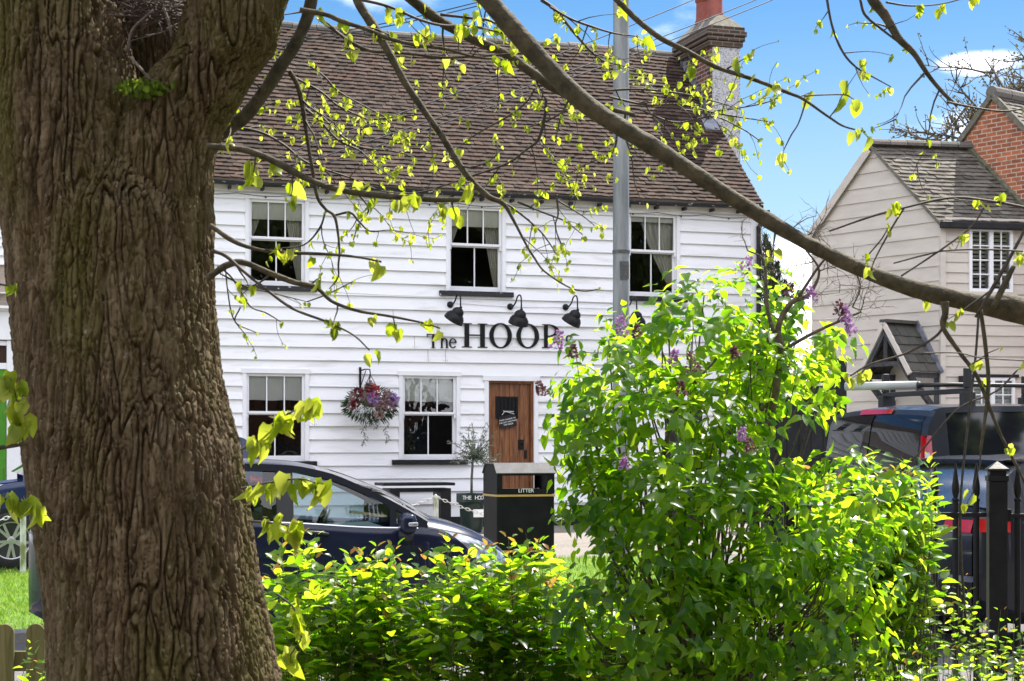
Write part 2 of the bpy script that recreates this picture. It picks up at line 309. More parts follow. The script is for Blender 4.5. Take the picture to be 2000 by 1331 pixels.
# ---------------------------------------------------------------- the white pub
PZ = .26; PO = Vector((0, 28.5, PZ)); cA, sA = math.cos(ANG), math.sin(ANG)
def fac(x, y):
    k = (x - 1000) / F; s = k * PO.y / (cA - k * sA); Y = PO.y + sA * s
    return s, EYE - (y - 870) / F * Y - PZ
def frect(x0, y0, x1, y1):
    xm = (x0 + x1) / 2; return fac(x0, 900)[0], fac(x1, 900)[0], fac(xm, y1)[1], fac(xm, y0)[1]
S0, S1 = -6.6, 4.49; EV = 5.50; DEP = 6.6
def weatherboard(s0, s1, z0, z1, pitch, holes, rng, jog=.005, prot=.046, lip=.006):
    """lapped boards facing -y; each board is thick at its lower edge; openings are left out"""
    mb = MB(); n = int(math.ceil((z1 - z0) / pitch))
    for i in range(n):
        a = z0 + i * pitch; b = min(a + pitch, z1); ph = rng.uniform(0, 50); off = rng.uniform(-.003, .003)
        cuts = sorted({a, b} | {h[2] for h in holes if a < h[2] < b} | {h[3] for h in holes if a < h[3] < b})
        pv = lambda z: -(prot + off) + (prot - lip) * (z - a) / pitch
        for za, zb in zip(cuts, cuts[1:]):
            zm = (za + zb) / 2; segs = [(s0, s1)]
            for h in holes:
                if h[2] < zm < h[3]:
                    ns = []
                    for p, q in segs:
                        if h[1] <= p or h[0] >= q: ns.append((p, q)); continue
                        if h[0] > p: ns.append((p, h[0]))
                        if h[1] < q: ns.append((h[1], q))
                    segs = ns
            for p, q in segs:
                m = max(1, int((q - p) / .35)); xs = [p + (q - p) * j / m for j in range(m + 1)]
                jz = lambda x, z: z + (jog * noise.noise(Vector((x * 1.3 + ph, z, 0))) if z == a else 0)
                rows = [[(x, pv(zb), zb) for x in xs], [(x, pv(za), jz(x, za)) for x in xs]]
                if za == a: rows.append([(x, .0, jz(x, za) + .001) for x in xs])
                mb.grid(rows)
    return mb
pub = tag(empty('pub', PO, ANG), 'white weatherboarded pub with a brown tiled roof and oak door', 'building')
UP = [frect(478, 383, 603, 559), frect(870, 398, 987, 570), frect(1221, 412, 1327, 580)]
LOW = [frect(473, 722, 603, 901), frect(778, 727, 898, 898)]
DR = frect(945, 736, 1050, 1035); DR = (DR[0], DR[1], 0.0, DR[3])
UP.append((-6.3, -5.35, UP[0][2], UP[0][3]))           # the window hidden behind the tree trunk
holes = UP + LOW + [DR]
PL = fac(850, 1010)[1]
wb = weatherboard(S0, S1, PL, EV + .12, .212, holes, random.Random(5))
wall = wb.build('wall', M['white'], pub)
jm_ = MB(); rj = random.Random(15)     # butt joints and nail heads
for i in range(27):
    z = PL + i * .212; n_j = rj.choice((0, 1, 1, 2))
    for _ in range(n_j):
        s = rj.uniform(S0 + .3, S1 - .3)
        if any(h[0] - .03 < s < h[1] + .03 and h[2] < z + .2 and h[3] > z for h in holes) or z + .2 > EV: continue
        jm_.add([(s - .003, -.0495, z + .002), (s + .003, -.0495, z + .002), (s + .003, -.010, z + .208), (s - .003, -.010, z + .208)], [(0, 1, 2, 3)])
        for sx_ in (-.03, .03): jm_.box(s + sx_ - .004, s + sx_ + .004, -.0455, -.03, z + .028, z + .036)
jm_.build('board_joints', pmat('dark_joint', (.10, .10, .10), (.30, .28, .25), .9, 20), wall)
MB().box(S1 - .10, S1 + .035, -.055, .02, PL, EV + .1).build('corner_board', M['trim'], pub, bevel=.004)
pm = MB(); pm.box(S0, DR[0], -.045, .0, -.05, PL - .004); pm.box(DR[1], S1 + .03, -.045, 0, -.05, PL - .004); pm.build('plinth', M['black_paint'], pub)
# gable ends, back wall, inside floors
gb = MB(); prof = [(.02, -.05), (.02, EV), (DEP/2, EV + 3.28), (DEP, EV), (DEP, -.05)]
for s in (S0, S1):
    gb.add([(s, a, b) for a, b in prof], [(0, 1, 2, 3, 4)])
gb.add([(S0, DEP, -.05), (S1, DEP, -.05), (S1, DEP, EV), (S0, DEP, EV)], [(0, 1, 2, 3)]); gb.build('gable_wall', M['white'], pub)
im = MB(); im.box(S0 + .05, S1 - .05, .25, DEP - .1, 2.62, 2.75); im.box(S0 + .05, S1 - .05, 2.2, 2.25, -.04, EV - .02); im.box(S0 + .05, S1 - .05, .1, DEP - .1, -.04, .0); im.box(S0 + .05, S1 - .05, .02, DEP - .1, EV + .13, EV + .16); im.build('inner_wall', M['dark_room'], pub)
def sash(parent, r, kind, bevel=.003):
    s0, s1, z0, z1 = r; J = .065
    fr = MB(); fr.box(s0, s0 + J, -.042, .14, z0, z1 - J); fr.box(s1 - J, s1, -.042, .14, z0, z1 - J); fr.box(s0 - .02, s1 + .02, -.055, .14, z1 - J, z1 + .012)
    w = fr.build('window', M['trim'], parent, bevel=bevel)
    a0, a1 = s0 + J + .002, s1 - J - .002; top = z1 - J - .002; mid = z0 + (z1 - z0) * .52
    us = MB(); T = .042
    us.box(a0, a0 + T, .0, .045, mid, top); us.box(a1 - T, a1, .0, .045, mid, top); us.box(a0 + T, a1 - T, .0, .045, top - T, top); us.box(a0 + T, a1 - T, -.004, .045, mid - .005, mid + .035)
    for k in (1, 2):
        x = a0 + T + (a1 - a0 - 2*T) * k / 3; us.box(x - .009, x + .009, .006, .04, mid + .035, top - T)
    for x in (a0, a1 - .035): us.box(x, x + .035, .0, .04, mid - .07, mid - .0052)                       # sash horns
    us.build('sash', M['trim'], w)
    ls = MB(); ls.box(a0, a0 + T, .055, .10, z0, mid + .02); ls.box(a1 - T, a1, .055, .10, z0, mid + .02); ls.box(a0 + T, a1 - T, .055, .10, z0, z0 + .085); ls.box(a0 + T, a1 - T, .0552, .10, mid - .025, mid + .02)
    x = (a0 + a1) / 2; ls.box(x - .009, x + .009, .06, .095, z0 + .085, mid - .025); ls.build('sash', M['trim'], w)
    pn = MB(); pn.add([(a0 + .02, .022, mid), (a1 - .02, .022, mid), (a1 - .02, .022, top - .02), (a0 + .02, .022, top - .02)], [(0, 1, 2, 3)])
    pn.add([(a0 + .02, .078, z0 + .05), (a1 - .02, .078, z0 + .05), (a1 - .02, .078, mid), (a0 + .02, .078, mid)], [(0, 1, 2, 3)]); pn.build('pane', M['pane'], w)
    sl = MB(); sl.box(s0 - .12, s1 + .12, -.095, .02, z0 - .085, z0 - .003); sl.build('sill', M['flaked'] if kind == 'up' else M['black_paint'], w, bevel=.006)
    if kind == 'low':
        n = 14; rows = [[(a0 + (a1 - a0) * i / n, .058 + .006 * math.sin(i * .9 + z * 3), z + .006 * math.sin(i * .8)) for i in range(n + 1)] for z in (mid + (top - mid) * .33, mid + (top - mid) * .36, mid + (top - mid) * .72, top)]
        MB().grid(rows).build('blind', M['blind'], w, smooth=True)
    else:
        hb = .50 if kind == 'up' else .5; z = mid + (top - mid) * (1 - (.50 if kind == 'up' else .22))
        if kind == 'up3': z = mid + (top - mid) * .80
        MB().grid([[(a0, .052, q), ((a0 + a1) / 2, .053, q), (a1, .052, q)] for q in (z, top)]).build('blind', M['cream'], w)
        def drape(e, sg, wt, wb_, zb, zt):
            rows = []
            for j in range(13):
                f = j / 12; zz = zt + (zb - zt) * f; wd = wt + (wb_ - wt) * f ** 1.4
                rows.append([(e + sg * wd * i / 30, .128 + .018 * math.sin(i * 1.25 + .3 * f), zz) for i in range(31)])
            MB().grid(rows).build('curtain', M['curtain'], w, smooth=True)
        if kind == 'up': drape(a0, 1, .26, .05, mid - .05, top); drape(a1, -1, .30, .10, z0 + .1, top)
        else: drape(a1, -1, .62, .08, z0 + .18, top)
    return w
for r in UP[:2]: sash(pub, r, 'up')
sash(pub, UP[2], 'up3'); sash(pub, UP[3], 'up')
for r in LOW: sash(pub, r, 'low')
# door
s0, s1, z0, z1 = DR; J = .075
df = MB(); df.box(s0, s0 + J, -.045, .16, 0, z1 - J); df.box(s1 - J, s1, -.045, .16, 0, z1 - J); df.box(s0 - .03, s1 + .03, -.06, .16, z1 - J, z1 + .01); df.build('door_frame', M['trim'], pub, bevel=.004)
a0, a1, at = s0 + J, s1 - J, z1 - J; dm = MB()
jm = MB(); jm.box(a0, a0 + .03, .0, .15, .02, at); jm.box(a1 - .045, a1, .0, .15, .02, at); jm.box(a0 + .03, a1 - .045, .0, .15, at - .04, at); jm.build('door_jamb', M['door_wood'], pub)
bw = (a1 - a0 - .075) / 4
for i in range(4): dm.box(a0 + .032 + bw*i, a0 + .032 + bw*(i+1) - .004, .05 + (i % 2) * .0015, .10, .02, at - .042)
door = dm.build('door', M['door_wood'], pub, bevel=.003)
gx0, gz1_ = fac(973, 777); gx1, gz0_ = fac(1010, 816); gm = MB(); 
for i in range(6): x = gx0 + (gx1 - gx0) * i / 5; gm.box(x - .006, x + .006, .018, .03, gz0_, gz1_)
for i in range(7): z = gz0_ + (gz1_ - gz0_) * i / 6; gm.box(gx0, gx1, .026, .036, z - .006, z + .006)
for (p, q, u, v_) in ((gx0 - .03, gx0 + .012, gz0_ - .02, gz1_ + .02), (gx1 - .012, gx1 + .03, gz0_ - .02, gz1_ + .02)): gm.box(p, q, .03, .049, u, v_)
for z in (gz0_ - .02, gz1_ - .01): gm.box(gx0 + .0125, gx1 - .0125, .03, .048, z, z + .03)
gm.build('grille', M['iron'], door)
gr2 = MB(); gr2.box(gx0, gx1, .0475, .0492, gz0_, gz1_); gr2.build('grille_backing', M['black_paint'], door)
hx, hz = fac(1019, 869); hm = MB(); hm.box(hx - .05, hx + .05, .035, .0495, hz - .085, hz + .085)
ring = [(hx + .038 * math.cos(a), .02, hz - .01 + .038 * math.sin(a)) for a in np.linspace(0, 2*math.pi, 20)]; hm.tube(ring, .008, 6, False); hm.ball((hx, .025, hz + .03), .018, 8); hm.build('door_handle', M['iron'], door)
kx, kz = fac(1028, 888); km = MB(); km.box(kx - .022, kx + .022, .036, .0495, kz - .07, kz + .07); km.ball((kx, .034, kz), .012, 8); km.build('keyhole_plate', M['iron'], door)
# little black notice hung on the door grille
nx, nz = fac(992, 823); ns_ = tag(empty('door_notice', PO + D * nx + Vector((0, 0, nz)), ANG), 'small tilted black notice hanging from the oak door grille', 'notice')
Mt = Matrix.Rotation(math.radians(14), 4, 'Y'); Mt = Matrix.Rotation(math.radians(-12), 4, 'Y'); pb = MB(); pb.box(-.145, .145, -.006, .006, -.105, .095, Mt); pb.build('board', M['black_paint'], ns_)
for i, t in enumerate(('TWIST HANDLE TO', 'THE LEFT AND PUSH', 'THE DOOR')): text_mesh('lettering', t, .034, M['lettering'], ns_, Mt @ onface(0, -.008, .03 - i * .042))
sm_ = MB(); sm_.tube([(-.10, .0, .10), (-.05, .0, .165), (.11, .0, .16)], .004, 5); sm_.tube([(-.08, .0, .17), (.12, 0, .12)], .004, 5); sm_.build('string', M['blind'], ns_); ns_.location += NV * .012
# roof tiles
def tile_roof(mb, P0, U, Sl, lu, ls, tw, gauge, rng, skip=None, sag=None, th=.014, bell=None):
    """P0 eaves corner, U along the eaves, Sl up the slope (unit vectors)"""
    Nn = U.cross(Sl).normalized(); rows = int(ls / gauge)
    for r in range(rows):
        o = (r % 2) * tw / 2; k = -1
        while True:
            k += 1; u0 = -o + k * tw
            if u0 > lu: break
            u1 = min(u0 + tw - .004, lu); u0 = max(u0, 0)
            if u1 - u0 < .02: continue
            s = r * gauge + rng.uniform(-.006, .006); L = gauge * 1.75
            if skip and skip((u0 + u1) / 2, s): continue
            h = .016 + rng.uniform(0, .010); tl = rng.uniform(-.008, .008); bo = (bell(s) if bell else 0); bo2 = (bell(s + L) if bell else 0)
            sg = sag((u0 + u1) / 2, s) if sag else 0
            b = [P0 + U*u0 + Sl*s + Nn*(h + bo + sg + tl), P0 + U*u1 + Sl*s + Nn*(h + bo + sg - tl), P0 + U*u1 + Sl*(s + L) + Nn*(bo2 + sg - .004), P0 + U*u0 + Sl*(s + L) + Nn*(bo2 + sg - .004)]
            cm = (b[0] + b[1]) / 2 + Nn * .004 + Vector((0, 0, 0)); t = Nn * th
            mb.add([b[0], b[1], b[2], b[3], b[0] + t, b[1] + t, b[2] + t*.6, b[3] + t*.6], [(4, 5, 6, 7), (0, 4, 7, 3), (1, 2, 6, 5), (0, 1, 5, 4)])
pitch = math.atan2(3.36, DEP/2 + .12); SlF = Vector((0, math.cos(pitch), math.sin(pitch))); SLEN = (DEP/2 + .12) / math.cos(pitch)
sagf = lambda u, s: .035 * math.sin(u * .75 + .6) * (s / SLEN) + .02 * noise.noise(Vector((u * .5, s * .6, 0)))
bellf = lambda s: .05 * max(0, 1 - s / .9) ** 2
rt = MB(); E0 = Vector((S0 - .05, -.20, EV - .02)); tile_roof(rt, E0, Vector((1, 0, 0)), SlF, S1 - S0 + .09, SLEN + .02, .160, .116, random.Random(11), sag=sagf, bell=bellf, th=.021)
roof = rt.build('roof', M['tiles'], pub)
bk = MB(); bk.add([(S0 - .05, -.1, EV - .03), (S1 + .04, -.1, EV - .03), (S1 + .04, DEP/2, EV + 3.28), (S0 - .05, DEP/2, EV + 3.28), (S0 - .05, DEP + .15, EV - .08), (S1 + .04, DEP + .15, EV - .08)], [(0, 1, 2, 3), (3, 2, 5, 4)]); bk.build('roof_deck', M['black_paint'], roof)
rdg = MB(); x = S0; 
while x < S1 - .35:
    L = .44; M4 = Matrix.Translation((x, DEP/2 + .0, EV + 3.345 + sagf(x - S0 + .05, SLEN) * .7 + R.uniform(-.006, .006)))
    pr = [(.15 * math.cos(a), .10 * math.sin(a)) for a in np.linspace(-.3, math.pi + .3, 9)]
    rdg.add([M4 @ Vector((e, y, z)) for e in (0, L - .01) for y, z in pr], [(i, i+1, i+10, i+9) for i in range(8)] + [tuple(range(9))[::-1], tuple(range(9, 18))]); x += L
rdg.build('ridge_tile', M['ridge'], roof, smooth=False)
vg = MB()   # verge mortar and undercloak
for i in range(24):
    f0, f1 = i / 24, (i + 1) / 24; a = E0 + SlF * SLEN * f0; b = E0 + SlF * SLEN * f1; vg.bar((S1 + .03, a.y, a.z - .02 + bellf(SLEN*f0)), (S1 + .03, b.y, b.z - .02 + bellf(SLEN*f1)), .05, .035)
vg.build('verge', M['flaunch'], roof)
# gutter, brackets, soffit board, downpipe
gm = MB(); gp = [(.06 * math.cos(a), .06 * math.sin(a)) for a in np.linspace(math.pi, 2*math.pi, 9)]; gx = np.linspace(S0, S1 + .02, 24)
gm.grid([[(x, -.235 + y, EV - .01 + z + .01 * math.sin(x * 1.9)) for y, z in gp] for x in gx]); gm.grid([[(x, -.235 + y * .9, EV - .006 + z * .9 + .01 * math.sin(x * 1.9)) for y, z in gp] for x in gx]); 
gut = gm.build('gutter', M['flaked'], pub, smooth=True)
x = S0 + .3
while x < S1: MB().box(x - .02, x + .02, -.25, -.035, EV - .13, EV - .08).build('gutter_bracket', M['black_paint'], gut); x += .52
MB().box(S0, S1, -.10, -.046, EV - .14, EV + .1).build('fascia', pmat('stained_fascia', (.62, .59, .54), (.75, .73, .70), .6, 4, (1, 1, 3)), pub)
dpx = fac(1477, 500)[0]; dp = [(dpx + .10, -.23, EV - .07), (dpx + .10, -.23, EV - .16), (dpx + .02, -.14, EV - .30), (dpx, -.10, EV - .40), (dpx, -.10, EV - .55), (dpx, -.10, 2.6), (dpx, -.10, .1)]
dm = MB().tube([tuple(q) for q in catmull(dp, 4)], .042, 12)
for z in (1.2, 3.1, 4.7): dm.lathe([(.052, z), (.052, z + .06)], 12, Matrix.Translation((dpx, -.10, 0)))
dm.build('downpipe', M['black_paint'], pub, auto=40)
cm_ = MB()    # festoon cable sagging under the eaves
for a in np.arange(S0 + .2, S1 - .3, .9):
    cm_.tube([(a + .9 * t, -.06, EV - .17 - .035 * math.sin(math.pi * t)) for t in np.linspace(0, 1, 7)], .005, 5)
    cm_.ball((a + .45, -.07, EV - .22), .016, 6)
cm_.build('cable', M['black_paint'], pub)
c2 = MB(); ln = [fac(600, 569), fac(760, 577), fac(868, 581), fac(880, 592), fac(995, 600), fac(1105, 601), fac(1200, 604)]
c2.tube([(a, -.045, b) for a, b in ln], .006, 5); c2.build('cable', M['trim'], pub)
# chimney: brick flank, pebbledashed front, brick cap, two pots
ch0, ch1, cv0, cv1 = 4.40, 4.97, 1.63, 3.02; CZ = 8.70
cm = MB(); cm.box(ch0, ch1, cv0, cv1, -.05, CZ); chim = cm.build('chimney', M['brick_face'], pub)
MB().box(ch0 + .03, ch1 + .02, cv0 - .025, cv0 - .002, -.05, CZ - .02).build('rendered_face', M['render'], chim)
cc = MB(); 
for i, (o, h) in enumerate(((.06, .10), (.09, .085), (.115, .09), (.085, .085))): z = CZ + [0, .101, .187, .278][i]; cc.box(ch0 - o, ch1 + o, cv0 - o, cv1 + o, z, z + h)
cc.build('chimney_cap', M['brick_front'], chim, bevel=.006)
fl = MB(); e = .07; z = CZ + .364
fl.add([(ch0 - e, cv0 - e, z), (ch1 + e, cv0 - e, z), (ch1 + e, cv1 + e, z), (ch0 - e, cv1 + e, z), (ch0 + .16, cv0 + .2, z + .27), (ch1 - .16, cv0 + .2, z + .27), (ch1 - .16, cv1 - .2, z + .27), (ch0 + .16, cv1 - .2, z + .27)], [(0, 1, 5, 4), (1, 2, 6, 5), (2, 3, 7, 6), (3, 0, 4, 7), (4, 5, 6, 7)]); fl.build('mortar_bed', M['flaunch'], chim)
for yv in (cv0 + .42, cv0 + .92): MB().lathe([(.15, z + .1), (.165, z + .3), (.145, z + .36), (.14, z + .66), (.165, z + .69), (.165, z + .76), (.12, z + .76)], 18, Matrix.Translation((( ch0 + ch1) / 2, yv, 0))).build('chimney_pot', M['terracotta'], chim, auto=40)
lf = MB(); n = 9
for i in range(n):   # stepped lead soakers up the slope beside the brick
    f = i / n; y0 = cv0 + (cv1 - cv0) * f; y1 = cv0 + (cv1 - cv0) * (i + 1.25) / n; zb = lambda y: EV - .02 + (y + .2) * math.tan(pitch) + .03
    lf.add([(ch0 - .008, y0, zb(y0)), (ch0 - .008, y1, zb(y1)), (ch0 - .008, y1, zb(y1) + .10), (ch0 - .008, y0 , zb(y1) + .10), (ch0 - .13, y0, zb(y0) + .012), (ch0 - .13, y1, zb(y1) + .012)], [(0, 1, 2, 3), (4, 5, 1, 0)])
lf.add([(ch0 - .2, cv0 - .22, zb(cv0 - .22) + .02), (ch0 + .09, cv0 - .22, zb(cv0 - .22) + .02), (ch0 + .09, cv0 - .03, zb(cv0) + .02), (ch0 - .2, cv0 - .03, zb(cv0) + .02)], [(0, 1, 2, 3)])
lf.build('flashing', M['lead'], chim)
# lettering on the facade, cut letters with serifs, standing off the boards
def glyph(mb, ch, x, z, h, w, y0=-.055, y1=-.036):
    st = w * .20 if ch not in 'O' else w * .19; sf = h * .035
    def stem(cx, zb=0, zt=1, sw=None, foot=True, head=True):
        t = sw or st; mb.box(cx - t/2, cx + t/2, y0, y1, z + h*zb, z + h*zt)
        for on, q in ((foot, zb), (head, zt - .035)):
            if on: mb.box(cx - t*1.05, cx + t*1.05, y0 - .001, y1, z + h*q, z + h*q + sf)
    def arc(cx, cz, rx, rz, tx, tz, a0, a1, n=28):
        A = np.linspace(a0, a1, n); o = [(cx + rx*math.cos(a), cz + rz*math.sin(a)) for a in A]; i = [(cx + (rx - tx)*math.cos(a), cz + (rz - tz)*math.sin(a)) for a in A]
        for k in range(n - 1): mb.prism([o[k], o[k+1], i[k+1], i[k]], y0, y1)
    if ch == 'H': stem(x + w*.16); stem(x + w*.84); mb.box(x + w*.2, x + w*.8, y0, y1 - .001, z + h*.49, z + h*.54)
    elif ch == 'O': arc(x + w/2, z + h/2, w*.5, h*.515, w*.19, h*.055, 0, 2*math.pi, 41)
    elif ch == 'P': stem(x + w*.2, sw=w*.19); arc(x + w*.3, z + h*.735, w*.58, h*.265, w*.2, h*.05, -math.pi/2, math.pi/2); mb.box(x + w*.25, x + w*.32, y0, y1 - .001, z + h*.47, z + h*.52); mb.box(x + w*.25, x + w*.32, y0, y1 - .001, z + h*.95, z + h*.999)
    elif ch == 'T': stem(x + w*.5, head=False, sw=w*.17); mb.box(x, x + w, y0 - .001, y1, z + h*.94, z + h); mb.box(x, x + w*.06, y0, y1, z + h*.76, z + h*.94); mb.box(x + w*.94, x + w, y0, y1, z + h*.76, z + h*.94)
    elif ch == 'h': stem(x + w*.2, head=False, sw=w*.18); mb.box(x - w*.02, x + w*.15, y0, y1, z + h*.95, z + h*.995); stem(x + w*.78, 0, .42, head=False, sw=w*.18); arc(x + w*.52, z + h*.42, w*.35, h*.26, w*.18, h*.07, 0, math.pi*.9)
    elif ch == 'e': arc(x + w*.5, z + h*.335, w*.46, h*.345, w*.17, h*.06, 0.15, 2*math.pi - .65); mb.box(x + w*.12, x + w*.93, y0, y1 - .001, z + h*.35, z + h*.40)
    elif ch == 'S': arc(x + w*.5, z + h*.72, w*.42, h*.28, w*.16, h*.07, .3, 1.5*math.pi); arc(x + w*.5, z + h*.25, w*.45, h*.26, w*.16, h*.07, -math.pi*.85, math.pi*.5)
sg_ = tag(empty('sign_lettering', PO, ANG), 'black serif letters reading The HOOP across the white boards', 'sign lettering')
def put(ch, x0, y0, x1, y1):
    a, zt = fac(x0, y0); b, zb = fac(x1, y1); mb = MB(); glyph(mb, ch, a, zb, zt - zb, b - a); return mb.build('letter', M['iron'], sg_)
for ch, x0, y0, x1, y1 in (('T', 832, 653, 857, 681), ('h', 858, 652, 875, 681), ('e', 875, 652, 891, 681), ('H', 903, 632, 948, 680), ('O', 954, 632, 998, 681), ('O', 1007, 633, 1051, 681), ('P', 1057, 634, 1094, 681), ('S', 1102, 655, 1118, 683)): put(ch, x0, y0, x1, y1)
# gooseneck lamps
def lamp(px, py, label, tw=25):
    s, z = fac(px, py); e = tag(empty('wall_lamp', PO + D * s + Vector((0, 0, z)), ANG), label, 'lamp', 'gooseneck lamps over the sign')
    MB().lathe([(.055, 0), (.055, .02), (.04, .045), (.02, .06)], 14, Matrix.Translation((0, -.035, 0)) @ Matrix.Rotation(math.pi/2, 4, 'X')).build('boss', M['iron'], e, auto=40)
    nk = catmull([(0, -.09, 0), (.0, -.16, -.01), (.02, -.26, .05), (.03, -.33, .14), (.035, -.42, .165), (.035, -.50, .12), (.03, -.53, .0), (.03, -.53, -.10)], 5)
    MB().tube([tuple(q) for q in nk], .013, 8).build('arm', M['iron'], e, smooth=True)
    T = Matrix.Translation((.03, -.53, -.09)) @ Matrix.Rotation(math.radians(tw), 4, 'Y') @ Matrix.Rotation(math.radians(22), 4, 'X')
    MB().lathe([(.018, .03), (.026, .0), (.06, -.018), (.088, -.045), (.10, -.085), (.10, -.105), (.125, -.12), (.155, -.165), (.168, -.225), (.168, -.245), (.162, -.247), (.145, -.17), (.09, -.11), (.02, -.05)], 24, T).build('lamp_shade', M['iron'], e, auto=50)
for px, py, lb, tw in ((878, 596, 'black gooseneck lamp on the white wall, leftmost, over the letter H', 26), (995, 600, 'black gooseneck lamp on the white wall over the second O', 6), (1103, 601, 'black gooseneck lamp on the white wall just left of the grey lamp post', 24), (1217, 603, 'black gooseneck lamp half hidden by lilac right of the grey lamp post', -6)): lamp(px, py, lb, tw)
# ---------------------------------------------------------------- the shop left of the pub (mostly behind the trunk)
shop = tag(empty('shop', PO, ANG), 'white fronted shop with a bright green door, left of the tree trunk', 'building')
T0, T1 = -14.0, -6.68
zf = lambda y: fac(20, y)[1]
MB().box(T0, T1, .02, 6.0, -.05, zf(602)).build('wall', M['trim'], shop)
M['pale_brick'] = brick_mat('pale_brick', ('X', 'Z'), (.42, .34, .28), (.36, .29, .24), (.42, .37, .32), .23, .11, .008, (.3, .24, .2), .3)
MB().box(T0, T1, .0, 6.0, zf(601.5), zf(519)).build('brick_band', M['pale_brick'], shop)
weatherboard(T0, T1, zf(518.5), 5.2, .14, [], random.Random(9)).build('upper_wall', M['white'], shop)
MB().box(T0, T1, .0, 6.0, zf(518), 5.2).build('upper_core', M['white'], shop)
fm = MB(); fm.box(T0, T1, -.10, .0, zf(665), zf(606)); fm.box(T0, T1, -.22, .0, zf(605.5), zf(600)); fm.box(T0, T1, -.16, .0, zf(609), zf(605.7)); fm.box(T0, T1, -.14, -.001, zf(575), zf(573)); fm.build('shop_fascia', M['trim'], shop, bevel=.006)
sx = lambda x: fac(x, 900)[0]
dm = MB(); dm.box(sx(13), sx(40), -.07, .018, .0, zf(666)); dm.box(sx(-80), sx(-74), -.07, .018, 0, zf(666)); dm.box(sx(-74), sx(13), -.05, .018, zf(676), zf(667)); dm.box(sx(-74), sx(13), -.05, .018, zf(722), zf(710)); dm.build('door_frame', M['trim'], shop, bevel=.005)
tr = MB(); tr.box(sx(-74), sx(12.5), -.01, .015, zf(709.5), zf(676.5)); tr.build('fanlight', pmat('fanlight_glass', (.05, .03, .025), None, .15), shop)
gd_ = MB(); gd_.box(sx(-73.5), sx(12.5), -.03, .015, .02, zf(722.5)); 
for a, b in ((-66, -34), (-27, 6)): gd_.box(sx(a), sx(b), -.045, -.0305, .25, 1.0)
M['green_door'] = pmat('green_paint', (.05, .20, .012), (.07, .25, .02), .35, 3)
gd_.build('door', M['green_door'], shop, bevel=.006)
bk = MB(); bk.add([(T0, -.15, 5.15), (T1, -.15, 5.15), (T1, 3.1, 7.6), (T0, 3.1, 7.6), (T0, 6.2, 5.15), (T1, 6.2, 5.15)], [(0, 1, 2, 3), (3, 2, 5, 4)]); bk.build('roof', M['tiles'], shop)
# ---------------------------------------------------------------- beige weatherboarded house and the brick house behind it
C0 = Vector((6.79, 27.0, 0)); G = Vector((-.62, .785, 0)).normalized(); E = Vector((.979, .205, 0)).normalized(); BZ = .26
GL = 2.69; EH = 5.16 - BZ; RH = 6.52 - BZ
house = tag(empty('house', C0 + Vector((0, 0, BZ))), 'beige weatherboarded house with a small porch and mossy grey tiled roof', 'building')
def rot_part(o, X): o.rotation_euler = (0, 0, math.atan2(X.y, X.x)); return o
gm = MB(); pt = .235; i = 0; z = -.05; rr = random.Random(4)
def sr(z):
    if z <= EH: return -GL, 0.0
    f = (z - EH) / (RH - EH); return -GL + GL/2 * f, -GL/2 * f
while z < RH - .02:
    b = min(z + pt, RH); cuts = [z] + ([EH] if z < EH < b else []) + [b]
    for za, zb in zip(cuts, cuts[1:]):
        (a0, a1), (b0, b1) = sr(za), sr(zb); pv = lambda q: -.028 + .021 * (q - z) / pt; n = 8; ph = rr.uniform(0, 9)
        X = lambda p, q: [p + (q - p) * k / n for k in range(n + 1)]; jz = lambda x: (.004 * noise.noise(Vector((x*1.3 + ph, 0, 0))) if za == z else 0)
        rows = [[(x, pv(zb), zb) for x in X(b0, b1)], [(x, pv(za), za + jz(x)) for x in X(a0, a1)]]
        if za == z: rows.append([(x, .004, za + jz(x) + .002) for x in X(a0, a1)])
        gm.grid(rows)
    z += pt
rot_part(gm.build('gable_wall', M['board'], house), -G)
def casement(parent, X, s0, s1, z0, z1, cols, rows):
    fr = MB(); J = .05; fr.box(s0, s0 + J, -.05, .1, z0, z1); fr.box(s1 - J, s1, -.05, .1, z0, z1); fr.box(s0 + J, s1 - J, -.05, .1, z1 - J, z1); fr.box(s0 + J, s1 - J, -.05, .1, z0, z0 + J); m = (s0 + s1) / 2; fr.box(m - .035, m + .035, -.052, .1, z0 + J, z1 - J)
    for a, b in ((s0 + J, m - .035), (m + .035, s1 - J)):
        for k in range(1, cols): x = a + (b - a) * k / cols; fr.box(x - .01, x + .01, -.03, .0, z0 + J, z1 - J)
        for k in range(1, rows): z = z0 + J + (z1 - z0 - 2*J) * k / rows; fr.box(a, b, -.032, .002, z - .01, z + .01)
    w = rot_part(fr.build('window', M['trim'], parent, bevel=.003), X)
    pm = MB(); pm.add([(s0, -.012, z0), (s1, -.012, z0), (s1, -.012, z1), (s0, -.012, z1)], [(0, 1, 2, 3)]); pm.build('pane', M['pane'], w)
    bl = MB(); k = int((z1 - z0) / .065)
    for i in range(k): z = z0 + .03 + i * .065; bl.add([(s0 + J, .05, z), (s1 - J, .05, z), (s1 - J, .085, z + .045), (s0 + J, .085, z + .045)], [(0, 1, 2, 3)])
    bl.build('shutter', M['curtain'], w); dk = MB(); dk.add([(s0 + .01, .14, z0), (s1 - .01, .14, z0), (s1 - .01, .14, z1), (s0 + .01, .14, z1)], [(0, 1, 2, 3)]); dk.build('window_back', M['dark_room'], w)
    sl = MB(); sl.box(s0 - .06, s1 + .06, -.09, .0, z0 - .055, z0 - .002); sl.build('sill', M['board'], w)
    return w
def eloc(x, y):      # photo position -> coordinates on the front wall
    k = (x - 1000) / F; s = (k * C0.y - C0.x) / (E.x - k * E.y); Y = C0.y + E.y * s; return s, EYE - (y - 870) / F * Y - BZ
